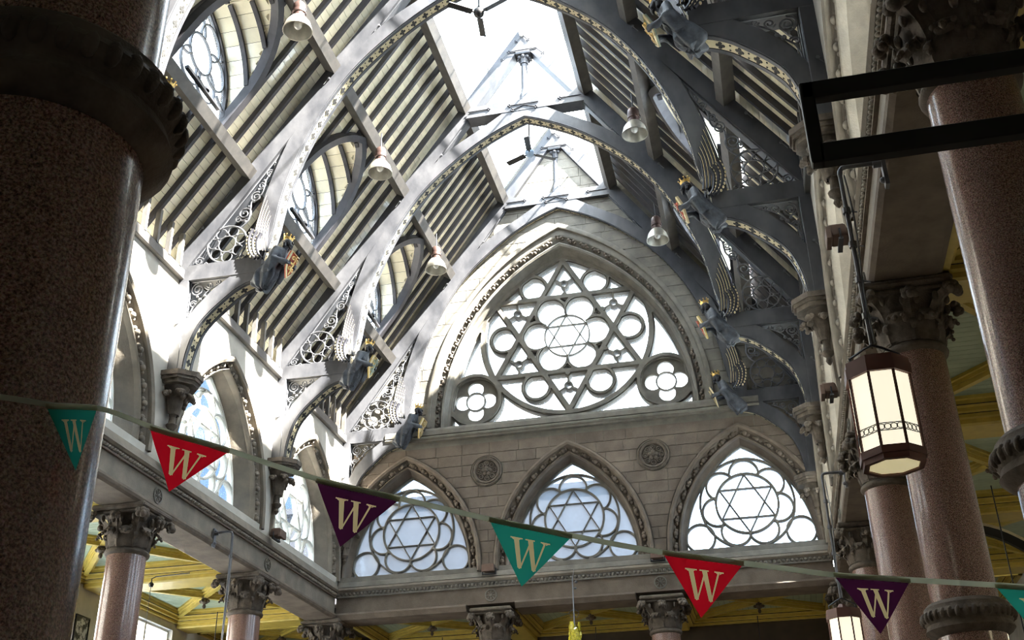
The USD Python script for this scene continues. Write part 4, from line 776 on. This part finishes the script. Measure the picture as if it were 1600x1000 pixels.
for x, y, l in ((5.4, -2.6, 'behind the camera on the right'), (1.2, -2.8, 'behind the camera on the left'), (-2.4, 1.2, 'left of the big dark column')):
    aisle_lamp(x, y, 'globe lamp on a long stem in the near aisle ' + l, .12)
# hanging drop ornament lamp at the foot of the picture
t = thing('glass_pendant', 'yellow glass pendant on a thin rod hanging before the end wall beam', 'pendant', loc=(.02, 26.75, 8.0))
part(t, 'rod', cat(rod((0, .0, .62), (0, 0, -.9), .018, 6), rod((0, .33, .98), (0, 0, .62), .008, 5), ball((.08, .05, .55), .04), ball((.05, .05, .4), .035)), 'iron_grey')
for k in range(9): part(t, 'crystal', mapv(ball((0, 0, 0), .10 + .03 * (k % 2), 0, (.45, .9, 1.5)), lambda v: np.stack([v[:, 0] * math.cos(k * .7) - v[:, 1] * math.sin(k * .7) + .11 * math.cos(k * .7), v[:, 0] * math.sin(k * .7) + v[:, 1] * math.cos(k * .7) + .11 * math.sin(k * .7), v[:, 2] - .55 - .15 * (k % 3) - .04 * (k % 2)], 1)), 'yellow_glass')
for q in (-1, 1): part(t, 'wire_scroll', tube([(q * .02, 0, -.12), (q * .13, 0, -.2), (q * .07, 0, -.32), (q * .02, 0, -.28)], .008, 5), 'iron_grey')
# floodlights
def flood(x, y, z, rot, label):
    t = thing('floodlight', label, 'floodlight', 'brown box floodlights', loc=(x, y, z), rotz=rot)
    part(t, 'housing', mapv(cbx(-.15, .15, -.11, .11, .06, .24, .02), lambda v: np.stack([v[:, 0], v[:, 1] - .25 * (v[:, 2] - .1), v[:, 2]], 1)), 'brown_box'); part(t, 'lens_hood', cbx(-.16, .16, -.17, -.10, .03, .21, .01), 'brown_box'); part(t, 'stirrup', cat(rod((-.17, 0, .0), (-.17, 0, .15), .015, 5), rod((.17, 0, 0), (.17, 0, .15), .015, 5), bx(-.18, .18, -.03, .03, -.01, .02)), 'iron')
for a in ((6.02, 12.9, 9.02, -90, 'brown box floodlight on the right wall pier above the big lantern'), (6.02, 17.85, 8.96, -90, 'brown box floodlight on the right ledge beside the second truss foot'), (-6.02, YB[5], 8.96, 90, 'brown box floodlight on the left ledge above the second left column'), (-6.02, YB[4], 8.96, 90, 'brown box floodlight on the left ledge above the leftmost capital'),
          (-2.12, 26.93, 8.95, 0, 'brown box floodlight on the end ledge left of the middle arch'), (2.12, 26.93, 8.95, 0, 'brown box floodlight on the end ledge behind the red flag')): flood(*a)
# ceiling fans
def fan(y, label, a0, hubm):
    t = thing('ceiling_fan', label, 'ceiling fan', 'three-bladed ceiling fans', loc=(0, y, 18.80))
    part(t, 'motor_hub', lathe([(0, -.10), (.05, -.09), (.10, -.05), (.12, .02), (.11, .08), (.06, .12), (.03, .2), (0, .2)], 18), hubm, smooth=40); part(t, 'drop_rod', rod((0, 0, .18), (0, -.0, 1.0), .018), 'black_steel')
    for k in range(3):
        a = math.radians(a0 + 120 * k); m = cbx(.16, .72, -.065, .065, -.012, .012, .004); part(t, 'blade', mapv(m, lambda v: np.stack([v[:, 0] * math.cos(a) - v[:, 1] * math.sin(a), v[:, 0] * math.sin(a) + v[:, 1] * math.cos(a), v[:, 2] + v[:, 1] * .25], 1)), 'black_steel')
        part(t, 'blade_arm', rod((.09 * math.cos(a), .09 * math.sin(a), 0), (.22 * math.cos(a), .22 * math.sin(a), 0), .02, 6), 'black_steel')
fan(YT[1] + .20, 'dark ceiling fan under the apex of the second truss against the bright skylight', 97, 'black_steel'); fan(YT[2] + .55, 'ceiling fan with pale blue hub behind the apex of the third truss', 275, 'blue_paint')
# pendant with cord in the left aisle, framed picture on the aisle wall
t = thing('hanging_cord_hook', 'small dark hook lamp rose with a thin cord in the left aisle', 'ceiling rose', loc=(-8.6, 22.1, 8.0)); part(t, 'conduit', tube([(.9, 0, .18), (.1, 0, .16), (.0, 0, .12), (0, 0, .02)], .012, 5), 'iron'); part(t, 'rose', lathe([(0, -.07), (.04, -.06), (.06, 0), (.03, .04), (0, .05)], 10), 'black_steel', smooth=40); part(t, 'cord', rod((0, 0, -.05), (0, 0, -2.4), .006, 5), 'iron_grey')
t = thing('framed_print', 'black framed dark photograph print on the aisle wall at the lower left', 'picture', loc=(-10.48, 22.56, 6.95)); part(t, 'frame', ext(sbox(-.27, -.58, .27, .58).difference(sbox(-.24, -.55, .24, .55)), 0, .04, 'yz'), 'print_dark'); part(t, 'print', ext(sbox(-.245, -.555, .245, .555), .005, .02, 'yz'), 'print_pale')

t = thing('curved_bracket', 'dark curved bracket with a pale edge under the right aisle ceiling', 'bracket')
pb = spline([(10.44, 6.2), (10.15, 7.0), (9.55, 7.60), (9.0, 7.93), (8.6, 8.04)], 16); part(t, 'arched_band', sweep(in_plane(pb, 22.75, 'xz'), rect(-.16, .0, -.06, .06), (0, 1, 0)), 'black_steel'); part(t, 'edge_strip', sweep(in_plane(pb, 22.75, 'xz'), rect(.0, .05, -.07, .07), (0, 1, 0)), 'soffit')
# ================================================================ black rail frame on the near right column
t = thing('steel_rail_frame', 'black steel rail frame jutting from the near right column across the picture', 'rail frame')
yy = 2.72
part(t, 'upper_rail', cbx(4.79, 6.35, yy - .02, yy + .02, 3.655, 3.715, .004), 'black_steel'); part(t, 'lower_rail', cbx(4.81, 6.35, yy - .02, yy + .02, 3.43, 3.495, .004), 'black_steel'); part(t, 'end_bar', cbx(4.785, 4.825, yy - .02, yy + .02, 3.43, 3.715, .004), 'black_steel')
part(t, 'column_clamp', lathe([(.385, 3.38), (.41, 3.38), (.41, 3.76), (.385, 3.76)], 32, (6.62, 2.85, 0)), 'black_steel')

# ================================================================ bunting with W pennants
def ray(u, v): return FW + RI * (u - 800) / FPX + UP * (500 - v) / FPX
DEP = 3.46
def at(u, v, dep=DEP): return EYE + ray(u, v) * dep
def on_col(u, v, r=.385):
    w = ray(u, v); o_ = EYE[:2] - [2.13, 2.85]; a, b, c_ = w[:2] @ w[:2], 2 * o_ @ w[:2], o_ @ o_ - r * r; D = b * b - 4 * a * c_
    return None if D < 0 else EYE + w * ((-b - math.sqrt(D)) / (2 * a))
# the cord is tied round the near left column, runs across the hall and ends on the near right column
col_pts = [on_col(u, v) for u, v in ((-60, 612), (-30, 616), (0, 620), (40, 626), (75, 632), (110, 634), (140, 635.5))]; col_pts = [p for p in col_pts if p is not None]
free = [at(*p) for p in ((234, 666), (359, 704), (425, 726), (494, 748), (625, 779), (695, 795), (764, 811), (894, 837), (965, 851), (1035, 863), (1162, 880), (1232, 889), (1302, 898), (1422, 906), (1488, 910), (1554, 914), (1660, 918))]
cord = np.array(col_pts + [at(170, 642, 3.44)] + free + [np.array([6.24, 2.78, free[-1][2] + .02])])
def tape(P, hw, th):
    P = spline(P, 130); n = len(P); t_ = np.gradient(P, axis=0); t_ /= np.linalg.norm(t_, axis=1, keepdims=True); tw = .25 + .35 * np.sin(np.linspace(0, 40, n)); z_ = np.array([0, 0, 1.0]); nr_ = np.cross(t_, z_); nr_ /= np.linalg.norm(nr_, axis=1, keepdims=True)
    U = z_ * np.cos(tw)[:, None] + nr_ * np.sin(tw)[:, None]; N = np.cross(t_, U); R4 = np.stack([P - U * hw - N * th, P + U * hw - N * th, P + U * hw + N * th, P - U * hw + N * th], 1); i, j = np.meshgrid(np.arange(n - 1), np.arange(4), indexing='ij'); j2 = (j + 1) % 4
    return tri(R4.reshape(-1, 3), np.stack([i * 4 + j, i * 4 + j2, (i + 1) * 4 + j2, (i + 1) * 4 + j], -1).reshape(-1, 4))
solo('bunting_tape', tape(cord, .0085, .0012), 'tape', 'pale bunting tape strung from the dark column across the hall', 'bunting')
def letter_w():
    # serif W in a unit box: two thick down strokes, two thin up strokes, bracketed serifs
    bar = lambda x0, x1, w: Polygon([(x0 - w, 1), (x0 + w, 1), (x1 + w * .8, 0), (x1 - w * .8, 0)])
    g = [bar(.13, .33, .068), bar(.50, .70, .068), bar(.535, .345, .026), bar(.89, .71, .026)]
    g += [sbox(-.02, .955, .30, 1.0), sbox(.37, .955, .62, 1.0), sbox(.77, .955, 1.02, 1.0)] + [Polygon([(x, .96), (x + q * .07, .96), (x, .90)]) for x, q in ((.075, -1), (.19, 1), (.87, -1), (.915, 1))]
    g += [Polygon([(.27, .06), (.38, .06), (.34, -.03), (.31, -.03)]), Polygon([(.64, .06), (.75, .06), (.71, -.03), (.68, -.03)])]
    return unary_union(g)
W_ = letter_w()
def pennant(TL, TR, TIP, m, label, curve=0.02, wrap=None):
    t = thing('pennant_flag', label, 'pennant', 'W pennants on the bunting'); TL, TR, TIP = map(np.asarray, (TL, TR, TIP)); mid = (TL + TR) / 2; e1, e2 = TR - TL, TIP - mid; nv = np.cross(e1, e2); nv /= np.linalg.norm(nv); nv = -nv if nv @ (EYE - mid) < 0 else nv
    def S(a, b, h):
        p = TL + np.outer(a, e1) + np.outer(b, e2) + np.outer(curve * np.sin(np.pi * a) * np.sin(2.5 * b) + .004 * np.sin(7 * a + 3 * b), nv)
        if wrap is not None: p = wrap(p)
        return p + np.outer(h, nv)
    lw = affinity.affine_transform(W_, [.46, 0, 0, -.50, .27 + .02, .20 + .50])
    def sheet(poly):
        o = []
        for g in getattr(poly, 'geoms', [poly]):
            v, f = trimesh.creation.triangulate_polygon(g, engine='earcut'); v = np.column_stack([v, np.zeros(len(v))]); o.append(trimesh.remesh.subdivide_to_size(v, np.asarray(f), .07))
        v, f = cat(*[(np.asarray(x[0]), np.asarray(x[1])) for x in o]); return S(v[:, 0], v[:, 1], np.zeros(len(v))), f
    part(t, 'cloth', sheet(Polygon([(0, 0), (1, 0), (.5, 1)]).difference(lw)), m, smooth=True)
    part(t, 'letter_w', sheet(lw), 'letter', 'cream serif letter W', smooth=True)
    a = np.linspace(0, 1, 14); hm = []
    for h0, b0, b1 in ((.0016, -.035, .045),):
        f_, b_ = np.vstack([S(a, np.full(14, b0), np.full(14, h0 + .0008)), S(a, np.full(14, b1), np.full(14, h0 + .0008))]), np.vstack([S(a, np.full(14, b0), np.full(14, -.002)), S(a, np.full(14, b1), np.full(14, -.002))])
        q = np.array([(i, i + 1, i + 15, i + 14) for i in range(13)]); hm = cat(tri(f_, q), tri(b_, q[:, ::-1]))
    part(t, 'hem', hm, 'hem')
def wrap_col(p):
    q = p.copy(); d2 = q[:, :2] - [2.13, 2.85]; r_ = np.linalg.norm(d2, axis=1, keepdims=True); q[:, :2] = [2.13, 2.85] + d2 / r_ * np.maximum(r_, .39); return q
d0 = 3.30
pennant(at(72, 634, d0), at(152, 637, 3.36), at(118, 735, 3.34), 'flag_teal', 'small teal W pennant hanging against the dark foreground column', .004, wrap_col)
for (a, b, c_), m, l in ((((234, 668), (359, 705), (265, 768)), 'flag_red', 'red W pennant second from the left before the left windows'), (((494, 750), (625, 780), (532, 854)), 'flag_purple', 'dark purple W pennant before the corner of the hall'), (((764, 811), (894, 838), (815, 916)), 'flag_teal', 'teal W pennant under the middle arch of the end wall'),
                         (((1035, 863), (1162, 880), (1095, 965)), 'flag_red', 'red W pennant on the right below the end wall'), (((1302, 898), (1422, 907), (1375, 990)), 'flag_purple', 'dark purple W pennant beside the lower lantern'), (((1554, 915), (1676, 922), (1630, 1003)), 'flag_teal', 'teal W pennant cut by the right edge of the picture')):
    pennant(at(*a), at(*b), at(*c_), m, l, .008)
